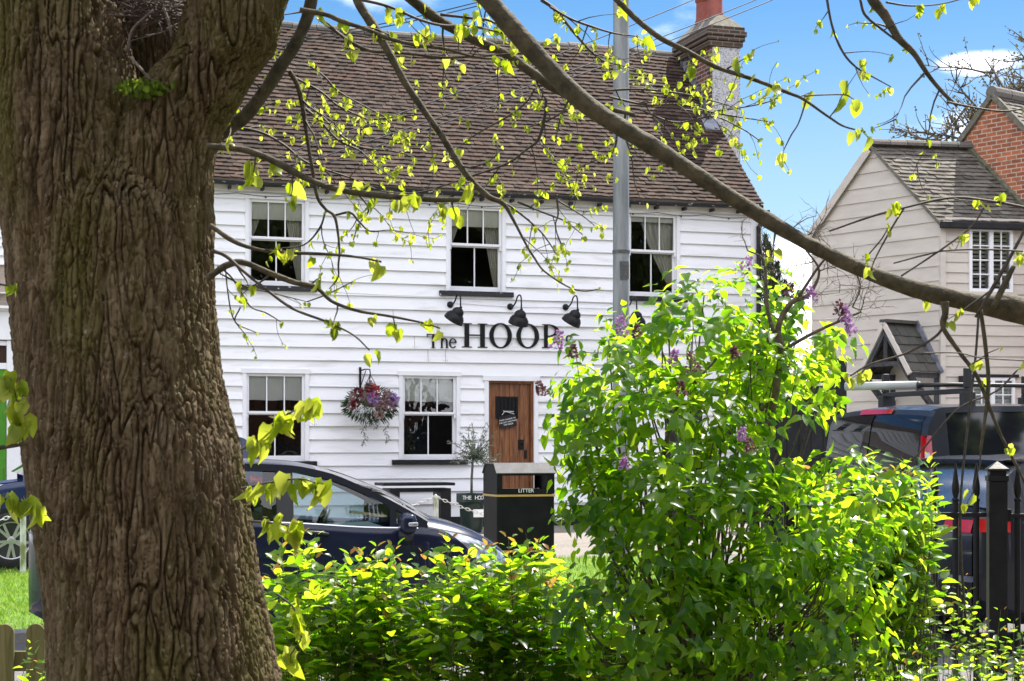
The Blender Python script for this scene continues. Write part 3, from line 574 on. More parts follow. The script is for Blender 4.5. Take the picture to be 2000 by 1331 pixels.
w1 = (eloc(1891, 0)[0], eloc(1976, 0)[0], eloc(1930, 571)[1], eloc(1930, 447)[1]); w2 = (eloc(1893, 0)[0], eloc(1980, 0)[0], eloc(1930, 860)[1], eloc(1930, 738)[1])
FW = 4.2
rot_part(weatherboard(.06, FW, -.05, EH + .05, .165, [w1, w2], random.Random(8), prot=.026).build('front_wall', M['board'], house), E)
casement(house, E, *w1, 2, 4); casement(house, E, *w2, 2, 4)
hd = MB(); hd.box(w2[0] - .06, w2[1] + .06, -.06, 0, w2[3] + .003, w2[3] + .05); rot_part(hd.build('window_head', M['black_paint'], house), E)
cb = MB(); cb.box(-.03, .058, -.045, .04, -.05, EH - .02); rot_part(cb.build('corner_board', M['board'], house), E)
# roof
pw3 = lambda v: Vector((v[0], v[1], v[2]))
A_r = G * (GL/2) + Vector((0, 0, RH - EH)); OV = .10; Sl = A_r.normalized(); SL_ = A_r.length
rt = MB(); e0 = Vector((0, 0, EH)) - Sl * .14 - E * .08; tile_roof(rt, e0, E, Sl, 1.80, SL_ + .13, .165, .10, random.Random(21))
rf = rt.build('roof', M['old_tiles'], house)
B_r = -G * (GL/2) * -1
dk = MB(); a = Vector((0, 0, EH)) - E * .06; apx = A_r + Vector((0, 0, EH)) - E * .06; bck = G * GL + Vector((0, 0, EH)) - E * .06
low1 = a - Sl * .12; Sb = (apx - bck).normalized(); low2 = bck - Sb * .12
dk.add([low1, low1 + E * 2.0, apx + E * 2.0, apx, low2, low2 + E * 2.0], [(0, 1, 2, 3), (3, 2, 5, 4)])
for p, q in ((low1, apx), (low2, apx)): dk.bar(p + Vector((0, 0, .0)) - E*.01, q - E*.01, .05, .05)
dk.build('roof_deck', M['flaunch'], rf)
rb = MB(); tile_roof(rb, low2 - E * .03 , E, Sb, 1.8, (apx - low2).length, .165, .10, random.Random(22)); rb.build('rear_slope', M['old_tiles'], rf)
bgb = MB(); bgb.bar(low2 + Vector((0, 0, -.06)) - E*.045, apx + Vector((0, 0, -.06)) - E*.045, .02, .13); bgb.build('bargeboard', M['board'], rf)
rdg = MB(); x = -.06
while x < 1.6:
    M4 = Matrix.Translation(A_r + Vector((0, 0, EH + .03)) + E * x) @ Matrix.Rotation(math.atan2(E.y, E.x), 4, 'Z')
    pr = [(.12 * math.cos(q), .09 * math.sin(q)) for q in np.linspace(-.2, math.pi + .2, 8)]
    rdg.add([M4 @ Vector((q, y, z)) for q in (0, .29) for y, z in pr], [(i, i+1, i+9, i+8) for i in range(7)] + [tuple(range(8))[::-1], tuple(range(8, 16))]); x += .30
rdg.build('ridge_tile', M['ridge'], rf)
gt = MB(); gt.box(-.06, FW, -.16, -.05, EH - .14, EH - .03); rot_part(gt.build('gutter', M['black_paint'], house, bevel=.02), E)
# porch canopy on the gable wall, opening towards the street
OUT = Vector((-.785, -.62, 0)).normalized(); X = -G
def gloc(x): k = (x - 1000) / F; return (C0.x - k * C0.y) / (k * G.y - G.x)     # distance along the gable wall from the corner
pc = Vector((0, 0, 0)) + G * .50; pr_z = 3.52 - BZ; ft_z = 2.74 - BZ; hw = .50; dp_ = .78
porch = MB(); apx = Vector((0, 0, pr_z)); 
def pl(u, o, z): return pc + X * u + OUT * o + Vector((0, 0, z))
pm = MB()
for sg in (-1, 1):
    Sd = (pl(0, 0, pr_z) - pl(sg * hw, 0, ft_z)); L = Sd.length; Sd.normalize()
    U = -OUT if sg > 0 else OUT
    st = pl(sg * hw, dp_ if sg > 0 else 0, ft_z); tile_roof(pm, st, U, Sd, dp_, L - .02, .22, .17, random.Random(5 + sg))
canopy = pm.build('porch_roof', M['slate'], house)
rg_ = MB(); rg_.bar(pl(0, dp_ + .02, pr_z + .04), pl(0, .0, pr_z + .04), .16, .05); rg_.build('ridge_cap', M['slate'], canopy)
wb_ = MB()
for sg in (-1, 1):
    wb_.bar(pl(sg * hw * 1.03, dp_ + .012, ft_z - .03), pl(0, dp_ + .012, pr_z + .0), .04, .07)
wb_.build('bargeboard', M['board'], canopy)
fm = MB()
for sg in (-1, 1):
    fm.bar(pl(sg * hw * .93, dp_ - .03, ft_z - .06), pl(0, dp_ - .03, pr_z - .09), .05, .09); fm.bar(pl(sg * (hw - .06), dp_ - .05, ft_z - .04), pl(sg * (hw - .06), .0, ft_z - .04), .07, .08)
    fm.bar(pl(sg * (hw - .06), dp_ - .08, ft_z - .06), pl(sg * (hw - .06), .04, ft_z - .62), .06, .09); fm.bar(pl(sg * (hw - .06), .03, ft_z), pl(sg * (hw - .06), .03, .0), .08, .06)
fm.bar(pl(-hw * .8, dp_ - .03, ft_z + .14), pl(hw * .8, dp_ - .03, ft_z + .14), .05, .07); fm.bar(pl(0, dp_ - .03, ft_z + .17), pl(0, dp_ - .03, pr_z - .1), .05, .05, (0, 1, 0))
fm.build('porch_frame', pmat('weathered_black_oak', (.02, .021, .024), (.07, .075, .085), .6, 7, (3, 3, 1), .2), canopy)
lm = MB(); lm.add([pl(-.10, .012, pr_z + .16), pl(.10, .012, pr_z + .16), pl(.05, .02, pr_z + .02), pl(-.05, .02, pr_z + .02)], [(0, 1, 2, 3)]); lm.bar(pl(.03, .04, pr_z + .05), pl(hw + .04, .04, ft_z), .10, .03, OUT); lm.build('flashing', M['lead'], canopy)
dr = MB(); dr.bar(pl(0, .02, 0), pl(0, .02, ft_z - .25), .62, .04, OUT)
dr.build('door', M['board'], house); 
# two-bulb outside light box by the lower window
s_, z_ = eloc(1877, 745); lb = MB(); lb.box(s_ - .06, s_ + .06, -.12, -.03, z_ - .1, z_ + .08); lb.box(s_ + .07, s_ + .12, -.14, -.05, z_ - .02, z_ + .09); rot_part(lb.build('security_light', M['black_paint'], house, bevel=.006), E)
# brick house: its gable rises behind the beige roof
BQ = C0 + G * (GL/2) + E * 1.66 + Vector((0, 0, BZ))
bh = tag(empty('brick_house', BQ, math.atan2(-G.y, -G.x)), 'orange brick house with a steep gable behind the beige house', 'building')
hz = 7.33 - BZ; hx_ = .51; hw_ = 2.7; ez = hz - hw_ * 1.03
gp = [(hx_ - hw_, -.05), (hx_ + hw_, -.05), (hx_ + hw_, ez), (hx_, hz), (hx_ - hw_, ez)]
MB().prism(gp, 0.0, 8.0).build('wall', M['oldbrick'], bh); M['oldbrick'].node_tree.nodes
M['oldbrick2'] = brick_mat('orange_brick_front', ('X', 'Z'), (.50, .16, .075), (.27, .085, .05), (.52, .41, .31), .19, .072, .010, (.12, .09, .08), .55)
bh.children[0].data.materials[0] = M['oldbrick2']
rt = MB(); sd = Vector((-hw_, 0, hz - ez)).normalized(); tile_roof(rt, Vector((hx_ + hw_, -.05, ez)) - sd * .2, Vector((0, 1, 0)), sd, 4.5, math.hypot(hw_, hz - ez) + .2, .165, .11, random.Random(31))
sd2 = Vector((hw_, 0, hz - ez)).normalized(); tile_roof(rt, Vector((hx_ - hw_, 4.5, ez)) - sd2 * .2, Vector((0, -1, 0)), sd2, 4.55, math.hypot(hw_, hz - ez) + .2, .165, .11, random.Random(32))
rb_ = rt.build('roof', M['old_tiles'], bh)
vm = MB()
for sg in (-1, 1): vm.bar((hx_ + sg * (hw_ + .15), -.03, ez - .17), (hx_, -.03, hz + .01), .09, .07, (0, 1, 0))
vm.build('verge', M['flaunch'], rb_); rd = MB(); 
for i in range(12): rd.lathe([(.11, 0), (.11, .42)], 10, Matrix.Translation((hx_, -.06 + i * .44, hz + .05)) @ Matrix.Rotation(-math.pi/2, 4, 'X'))
rd.build('ridge_tile', M['ridge'], rb_)
fl = MB(); 
for i in range(12):   # mossy mortar fillet where the beige roof meets the brick
    f0, f1 = i / 12, (i + 1) / 12; p0 = Vector((-GL/2 * 0, 0, 0)); a = A_r * (1 - f0) ; b = A_r * (1 - f1)
    o_ = E * 1.655 + Vector((0, 0, EH + .05)) + C0 + Vector((0, 0, BZ)); fl.tube([a + o_, b + o_], [.05, .05], 6)
M['moss'] = pmat('mossy_mortar', (.05, .055, .02), (.16, .15, .11), .95, 9, bump=.8)
fo = fl.build('mortar_fillet', M['moss']); fo.parent = bh; fo.matrix_parent_inverse = (Matrix.Translation(BQ) @ Matrix.Rotation(math.atan2(-G.y, -G.x), 4, 'Z')).inverted()
# black gate between pub and house
gt_ = tag(empty('gate', P(1590, 870, 21.5) * 1.0, ANG), 'tall black boarded gate behind the lilac, left of the van', 'gate'); gt_.location.z = .2
gm = MB()
for i in range(5): gm.box(-.55 + i * .17, -.55 + i * .17 + .164, 0, .03, 0, 2.15 )
gm.build('board_panel', M['black_paint'], gt_, bevel=.004); g2 = MB(); g2.box(.315, .45, -.03, .1, 0, 2.5); g2.box(-.70, -.56, -.03, .1, 0, 2.5); g2.build('post', M['black_paint'], gt_, bevel=.01)
# ---------------------------------------------------------------- things in front of the pub
def placed(name, x, Y, z, label, cat, rz=ANG, group=None): p = P(x, 870, Y); p.z = z; return tag(empty(name, p, rz), label, cat, group)
# litter bin
M['bin'] = pmat('black_plastic', (.007, .007, .008), (.012, .012, .013), .5, 4, bump=.05, spec=.12)
M['gold'] = pmat('gold_band', (.42, .26, .07), (.50, .32, .10), .4, 5)
bn = placed('litter_bin', 1013, 21.0, gz(5.6), 'black litter bin with gold bands standing in front of the oak door', 'litter bin')
bw, bd = .74, .56; H = 1.17; mb = MB(); x0, x1, y0, y1 = -bw/2, bw/2, -bd/2, bd/2
mb.box(x0, x1, y0, y1, .08, .80); mb.build('body', M['bin'], bn, bevel=.02)
m2 = MB(); m2.box(x0 - .004, x1 + .004, y0 - .004, y1 + .004, -.02, .075); m2.build('base', M['bin'], bn, bevel=.01)
hd = MB(); zt = .803; 
for a, b in ((x0, x0 + .012), (x1 - .012, x1)): hd.prism([(y0, zt), (y1, zt), (y1, 1.06), (y1 - .10, H), (y0 + .10, H), (y0, 1.06)], a, b, Matrix(((0, 1, 0, 0), (1, 0, 0, 0), (0, 0, 1, 0), (0, 0, 0, 1))))
hd.box(x0 + .013, x1 - .013, y0, y0 + .015, zt, .86); hd.box(x0 + .013, x0 + .07, y0, y0 + .015, .861, 1.06); hd.box(x1 - .10, x1 - .013, y0, y0 + .015, .861, 1.06); hd.box(x0 + .071, x1 - .101, y0, y0 + .015, 1.03, 1.06)
hd.box(x0 + .013, x1 - .013, y1 - .015, y1, zt, .86); hd.box(x0 + .013, x0 + .07, y1 - .015, y1, .861, 1.06); hd.box(x1 - .07, x1 - .013, y1 - .015, y1, .861, 1.06)
hd.build('hood', M['bin'], bn, bevel=.006)
M['bin_top'] = pmat('grey_bin_top', (.03, .03, .032), (.07, .07, .075), .3, 9, spec=.6); lid = MB(); lid.prism([(y0 - .012, 1.062), (y0 + .10, H + .012), (y1 - .10, H + .012), (y1 + .012, 1.062), (y1 + .012, 1.05), (y1 - .10, H), (y0 + .10, H), (y0 - .012, 1.05)], x0 - .012, x1 + .012, Matrix(((0, 1, 0, 0), (1, 0, 0, 0), (0, 0, 1, 0), (0, 0, 0, 1)))); lid.build('lid', M['bin_top'], bn)  # lid is lighter and glossier than the bin body
bb = MB()
for z in (.775, .10): bb.box(x0 - .004, x1 + .004, y0 - .004, y1 + .004, z, z + .024)
bb.build('gold_band', M['gold'], bn); text_mesh('lettering', 'LITTER', .066, M['lettering'], bn, onface(.0, y0 - .003, .845))
# olive tree in its pot
ol = placed('olive_tree', 921, 26.2, gz(9), 'small olive tree in a dark green pot beside the oak door', 'potted tree')
mo = MB().lathe([(.15, 0), (.17, .06), (.185, .42), (.20, .45), (.235, .47), (.235, .60), (.21, .60), (.20, .55)], 24); pot = mo.build('pot', pmat('dark_green_glaze', (.008, .022, .018), (.012, .03, .026), .25, 4), ol, auto=40)
MB().lathe([(.0, .56), (.203, .56)], 20).build('soil', M['earth'], pot)
Tm = lambda a, z, rr_: Matrix.Rotation(a, 4, 'Z') @ Matrix.Translation((0, -rr_, z)) @ FRONT
for i, ch in enumerate('THE HOOP'):
    if ch != ' ': text_mesh('lettering', ch, .085, M['lettering'], pot, Tm((i - 3.6) * .21 - .05, .535, .236), .002)
lc = MB(); lc.box(-.03, .15, -.205, -.19, .24, .36); lc.build('card', M['blind'], pot)
ro = random.Random(12); tk = MB(); tk.tube([(0, 0, .5), (.0, 0, .8), (.02, .01, 1.05), (.04, 0, 1.22)], [.022, .02, .018, .016], 8); od = []
for i in range(46):
    a = ro.uniform(0, 6.28); el = ro.uniform(-.15, 1.35); L = ro.uniform(.25, .62) * (1 if el > .3 else .8); d0 = Vector((math.cos(a) * math.cos(el), math.sin(a) * math.cos(el), math.sin(el)))
    pts = [Vector((.04, 0, 1.15))]; d = d0.copy()
    for k in range(6): d = (d + rv(ro) * .25 + Vector((0, 0, -.05))).normalized(); pts.append(pts[-1] + d * L / 6)
    tk.tube(pts, [.007 - .0009 * k for k in range(7)], 4)
    for k in range(1, 7):
        for sg in range(5): q = pts[k-1].lerp(pts[k], ro.random()); od.append((q, (d * .6 + rv(ro)).normalized(), rv(ro), ro.uniform(.045, .085)))
tk.build('trunk', pmat('olive_bark', (.06, .055, .05), (.13, .12, .11), .9, 20, bump=.5), ol, smooth=True)
M['olive'] = leaf_mat('olive_leaf', [(.035, .055, .035), (.07, .10, .07), (.17, .20, .17)], [(.10, .16, .06), (.15, .2, .1)], .2, .45); leaves('foliage', M['olive'], ol, od, 'lance', .2, .15, ro)
# black bench against the pub
be = placed('bench', 790, 26.3, gz(9), 'black slatted bench against the white wall behind the car', 'bench')
be.location = PO + D * fac(790, 960)[0] - NV * .75 + Vector((0, 0, .0)); bm = MB()
for i in range(5): bm.box(-.62, .56, -.28 + i * .115, -.28 + i * .115 + .105, .70, .745)
bm.build('top', M['black_paint'], be, bevel=.005)
for x in (-.5, .34): MB().box(x, x + .17, -.22, .24, .0, .655).build('leg', M['black_paint'], be, bevel=.005)
b3 = MB(); b3.box(-.329, .339, -.2, -.17, .60, .655); b3.box(-.329, .339, .15, .18, .60, .655); b3.build('rail', M['black_paint'], be)
# welcome board
ab = placed('chalkboard', 1336, 25.4, gz(9), 'black welcome board seen through gaps in the lilac', 'sign board')
am = MB(); am.box(-.30, .30, 0, .03, .05, 1.95); am.build('board', M['black_paint'], ab, bevel=.006); text_mesh('lettering', 'Welcome', .14, M['lettering'], ab, onface(-.02, -.002, 1.62)); pp = MB(); pp.box(-.18, .18, -.006, -.001, 1.1, 1.38); pp.build('paper_notice', M['blind'], ab)
pr_ = MB(); pr_.box(.03, .13, -.009, -.0065, 1.2, 1.32); pr_.build('red_print', pmat('red_print', (.35, .06, .05)), ab)
# posts and chain round the green
M['post'] = pmat('flaking_white_post', (.20, .22, .08), (.62, .62, .56), .8, 12, (1, 1, .4), .4, stops=(.4, .55)); M['chain'] = pmat('white_chain', (.45, .45, .42), (.62, .62, .6), .6, 20)
def cpost(p, label):
    e = tag(empty('chain_post', p, ANG), label, 'post', 'white posts carrying the chain')
    MB().box(-.032, .032, -.032, .032, -.05, .66).build('shaft', M['post'], e, bevel=.006); t = MB(); t.box(-.038, .038, -.038, .038, .661, .69); t.ball((0, 0, .705), .018, 8); t.build('cap', M['post'], e); return e
pA = P(45, 870, 18.9); pA.z = gz(4.9) - .02; cpost(pA, 'flaking white post in front of the dark blue car wheel, left of the trunk')
pB = P(851, 870, 22.8); pB.z = gz(8) - .02; cpost(pB, 'white post behind the hatchback bonnet, beside the bench')
pC = pB + D * 2.9 + Vector((0, 0, .0)); cpost(pC, 'white post hidden behind the lilac, right of the litter bin')
def chain(p, q, sag, label):
    L = (q - p).length; n = int(L / .052); mb = MB(); pts = [p.lerp(q, i / n) + Vector((0, 0, -4 * sag * (i / n) * (1 - i / n))) for i in range(n + 1)]
    for i in range(n):
        c = (pts[i] + pts[i+1]) / 2; d = (pts[i+1] - pts[i]).normalized(); s = d.cross(Vector((0, 0, 1))).normalized(); u = s.cross(d); s = s if i % 2 else u
        mb.tube([c + d * .038 * math.cos(a) + s * .018 * math.sin(a) for a in np.linspace(0, 2*math.pi, 11)], .0055, 5, False)
    tag(mb.build('chain', M['chain'], None, smooth=True), label, 'chain', 'white chains between posts')
up = Vector((0, 0, .69)); chain(pA - D * 3.0 - NV * .4 + up, pA + up, .28, 'white chain in front of the dark blue car, left of the trunk'); chain(pB - D * 2.9 + up, pB + up, .30, 'white chain sloping up to the post beside the bench'); chain(pB + up, pC + up, .34, 'white chain running from the bench post behind the litter bin')
# hanging basket
s_, z_ = fac(712, 730); hb = tag(empty('hanging_basket', PO + D * s_ + Vector((0, 0, z_)), ANG), 'hanging basket of burgundy and mauve flowers on the white wall', 'hanging basket')
bk = MB(); bk.box(-.10, -.065, -.05, -.03, -.28, .10); bk.tube([(-.08, -.05, .04), (-.04, -.2, .06), (0.0, -.36, .05), (.0, -.40, -.02)], .011, 6); bk.tube([(-.08, -.05, -.22), (-.03, -.22, .04)], .008, 6); bk.build('bracket', M['iron'], hb)
cy = -.38; rf_ = random.Random(6); ctr = Vector((.0, cy, -.45)); fo = []; 
hc = MB()
for a in (0, 2.1, 4.2): hc.tube([(0, cy, -.03), (.2 * math.cos(a), cy + .2 * math.sin(a), -.38)], .006, 5)
hc.tube([(0, cy, .0), (0, cy, -.1)], .008, 6); hc.build('hanger', M['iron'], hb)
MB().ball((0, cy, -.44), .17, 14, (1, 1, .7)).build('basket', M['earth'], hb, smooth=True)
for i in range(700):
    d = rv(rf_); d.z *= .8; p = ctr + Vector((d.x * .38, d.y * .34, d.z * .30 - .06)); 
    fo.append((p, (d + Vector((0, 0, -.5)) + rv(rf_) * .5).normalized(), rv(rf_), rf_.uniform(.06, .14)))
for (x, L) in ((-.12, .62), (.24, .58), (.06, .36), (-.02, .3)):
    for k in range(int(L / .012)): z = -.55 - k * .012; [fo.append((Vector((x + .03 * math.sin(k * .35) + rf_.gauss(0, .012), cy - .12 + rf_.gauss(0, .02), z)), Vector((rf_.gauss(0, .8), rf_.gauss(0, .5), -.7)), rv(rf_), rf_.uniform(.03, .06))) for _q in (0, 1, 2)]
M['fern'] = leaf_mat('basket_leaf', [(.008, .03, .010), (.02, .055, .018), (.035, .05, .03), (.05, .045, .035)], [(.05, .1, .02), (.08, .14, .03)], .25, .6, .12); leaves('foliage', M['fern'], hb, fo, 'lance', .3, .3, rf_)
fcols = {'burgundy': [(.10, .010, .018), (.20, .02, .03)], 'red': [(.33, .03, .03), (.42, .06, .05)], 'lilac': [(.26, .13, .36), (.42, .28, .5)], 'dusty': [(.27, .15, .15), (.40, .27, .25), (.2, .12, .10)], 'white': [(.55, .5, .5), (.65, .6, .6)]}
for nme, c in fcols.items(): M[nme] = leaf_mat(nme + '_petal', c, c, .25, .6)
for (x, z, r, c) in ((-.02, -.30, .075, 'red'), (-.10, -.26, .06, 'burgundy'), (-.26, -.33, .06, 'burgundy'), (-.04, -.42, .085, 'lilac'), (.28, -.42, .085, 'lilac'), (-.33, -.40, .055, 'dusty'), (-.17, -.38, .05, 'dusty'), (.20, -.36, .06, 'dusty'), (.16, -.46, .06, 'dusty'), (.24, -.53, .065, 'dusty'), (-.30, -.50, .06, 'burgundy'), (-.36, -.55, .05, 'dusty'), (.02, -.52, .05, 'dusty'), (.12, -.58, .06, 'dusty'), (-.10, -.20, .05, 'dusty'), (.33, -.50, .05, 'lilac'), (.06, -.68, .06, 'dusty')):
    c0 = Vector((x, cy - math.sqrt(max(.01, .38**2 - x*x*.8)) * 1.0, z)); pd = []
    for i in range(46): d = rv(rf_); pd.append((c0 + d * r * .75, (d + rv(rf_) * .6).normalized(), rv(rf_), r * rf_.uniform(.5, .9)))
    leaves('flower', M[c], hb, pd, 'blob', .5, .5, rf_)
# lamp post
M['trim_black0'] = pmat('worn_plate', (.06, .06, .06), (.12, .12, .11), .6, 30)
lp = placed('lamp_post', 1213, 16.2, gz(1), 'tall galvanised grey lamp post rising behind the lilac', 'lamp post'); 
MB().lathe([(.09, -.05), (.09, 1.1), (.088, 1.14), (.080, 1.16), (.072, 8.0)], 28).build('column', M['gal'], lp, auto=40); bd_ = MB(); bd_.lathe([(.0835, 3.3), (.0835, 3.33)], 28); bd_.box(-.045, .045, -.0845, -.078, 3.05, 3.22); bd_.build('number_band', M['trim_black0'], lp)
l2 = MB().tube([(0, 0, 8.0), (0, -.25, 8.3), (0, -.9, 8.4)], .035, 10); l2.box(-.12, .12, -1.4, -.85, 8.34, 8.46); l2.build('lantern_arm', M['gal'], lp, smooth=False)
# overhead wires
M['wire'] = pmat('black_wire', (.02, .02, .022))
for i, (a, b) in enumerate((((1620, -60, 30), (560, 330, 20)), ((1640, -55, 30), (560, 345, 20)), ((1560, -90, 30), (560, 300, 20)), ((1120, -50, 26), (560, 78, 24)), ((1120, -42, 26), (560, 84, 24)))):
    p, q = P(*a), P(*b); q.z += 0; mb = MB().tube([p.lerp(q, t / 20) + Vector((0, 0, -.25 * 4 * (t/20) * (1 - t/20) * .4)) for t in range(21)], .0085, 5)
    tag(mb.build('overhead_wire', M['wire']), 'thin black wires strung across the sky from the chimney side' if i < 3 else 'pair of thin black wires over the left roof ridge', 'wire', 'wires near the chimney' if i < 3 else 'wires over the left ridge')
# ---------------------------------------------------------------- fences
M['fence_post'] = M['iron']
rl = tag(empty('iron_railings', P(1947, 870, 9.5) - Vector((0, 0, 1.6)), math.radians(-6)), 'black iron railings with spear tops in front of the parked dark car', 'railings')
rl.location.z = -.02
def spear(mb, x, top):
    mb.lathe([(.017, 0), (.017, top - .215), (.019, top - .213), (.021, top - .205), (.019, top - .197), (.012, top - .192), (.020, top - .165), (.021, top - .13), (.004, top)], 10, Matrix.Translation((x, 0, 0)))
TOP = 1.52; xs = [-1.35 + .1125 * i for i in range(26)]
for x in xs:
    if abs(x) < .07 or abs(x + 1.125) < .05 or abs(x - 1.2) < .05: continue
    mb = MB(); spear(mb, x, TOP); mb.build('picket', M['iron'], rl, auto=35)
for a, b, z in ((-1.45, -.058, TOP - .30), (.058, 1.5, TOP - .305), (-1.45, -.058, .12), (.058, 1.5, .12)): MB().box(a, b, -.02, .02, z, z + .025).build('rail', M['iron'], rl, bevel=.004)
for x in (0, -1.125, 1.2):
    pm = MB(); w = .05; pm.box(x - w, x + w, -w, w, -.05, TOP - .10); pm.box(x - .056, x + .056, -.056, .056, TOP - .10, TOP - .07); pm.box(x - .045, x + .045, -.045, .045, TOP - .07, TOP - .045); pm.box(x - .058, x + .058, -.058, .058, TOP - .045, TOP - .03)
    pm.add([(x - .056, -.056, TOP - .03), (x + .056, -.056, TOP - .03), (x + .056, .056, TOP - .03), (x - .056, .056, TOP - .03), (x, 0, TOP + .012)], [(0, 1, 4), (1, 2, 4), (2, 3, 4), (3, 0, 4)]); pm.box(x + .052, x + .075, -.03, .03, TOP - .325, TOP - .255); pm.build('post', M['iron'], rl, bevel=.003)
pf = tag(empty('picket_fence', P(70, 870, 8.6) - Vector((0, 0, 1.6)), math.radians(6)), 'low mossy wooden picket fence with rounded tops, left of the trunk', 'picket fence')
for i in range(-4, 14):
    x = i * .152; poly = [(x - .046, .06), (x + .046, .06), (x + .046, .655)] + [(x + .046 * math.cos(a), .655 + .046 * math.sin(a)) for a in np.linspace(.25, math.pi - .25, 9)] + [(x - .046, .655)]
    MB().prism(poly, -.012, .010).build('picket', M['fence_wood'], pf, bevel=.003)
for z0, z1 in ((.46, .56), (.14, .22)): MB().box(-.75, 2.1, .011, .05, z0, z1).build('rail', M['fence_wood'], pf, bevel=.004)
for x in (-.6, .98, 2.0): MB().box(x - .04, x + .04, .051, .13, -.05, .58).build('post', M['fence_wood'], pf, bevel=.005)
# ---------------------------------------------------------------- vehicles
def paint(name, c, c2=None):
    return pmat(name, c, c2 or tuple(q * 1.25 for q in c), .25, 1.2, spec=.3, coat=.32)
M['navy'] = paint('navy_car_paint', (.006, .009, .028)); M['blue'] = paint('blue_car_paint', (.012, .022, .065)); M['van_grey'] = paint('slate_blue_van_paint', (.021, .024, .031)); M['suv_black'] = paint('dark_car_paint', (.010, .011, .016))
M['trim_black'] = pmat('black_trim', (.01, .01, .011), (.016, .016, .017), .5, 20); M['seam'] = pmat('panel_gap', (.003, .003, .003), None, .8); M['tyre'] = pmat('tyre_rubber', (.012, .012, .012), (.025, .025, .025), .8, 15)
M['alloy'] = pmat('alloy_wheel', (.45, .45, .46), (.55, .55, .56), .35, 5, metal=.8); M['chrome'] = pmat('chrome_strip', (.7, .7, .72), None, .15, metal=1.0)
M['door_frame'] = pmat('dark_door_frame', (.006, .007, .012), (.009, .010, .016), .45, 3, spec=.15)
M['autoglass'] = glass_mat('car_glass', (.55, .68, .70), 1.6); M['privacy'] = glass_mat('tinted_glass', (.035, .04, .05), 2.2); M['screen'] = glass_mat('rear_screen_glass', (.66, .72, .72), .45, .2)
M['tint'] = pmat('tinted_van_glass', (.010, .011, .014), (.013, .014, .018), .03, 2, spec=.7)
M['lens'] = pmat('headlight_lens', (.60, .62, .66), (.30, .32, .36), .12, 14, spec=.8, coat=1, metal=.5); M['red_lens'] = pmat('red_tail_lens', (.42, .008, .012), (.55, .015, .02), .12, 6, coat=1); M['clear_lens'] = pmat('clear_tail_lens', (.55, .52, .54), (.72, .7, .7), .15, 22, coat=1)
M['seat'] = pmat('seat_cloth', (.035, .04, .045), (.06, .065, .07), .9, 20); M['plate'] = pmat('yellow_plate', (.72, .47, .05), None, .4); M['plate_text'] = pmat('plate_black', (.01, .01, .01))
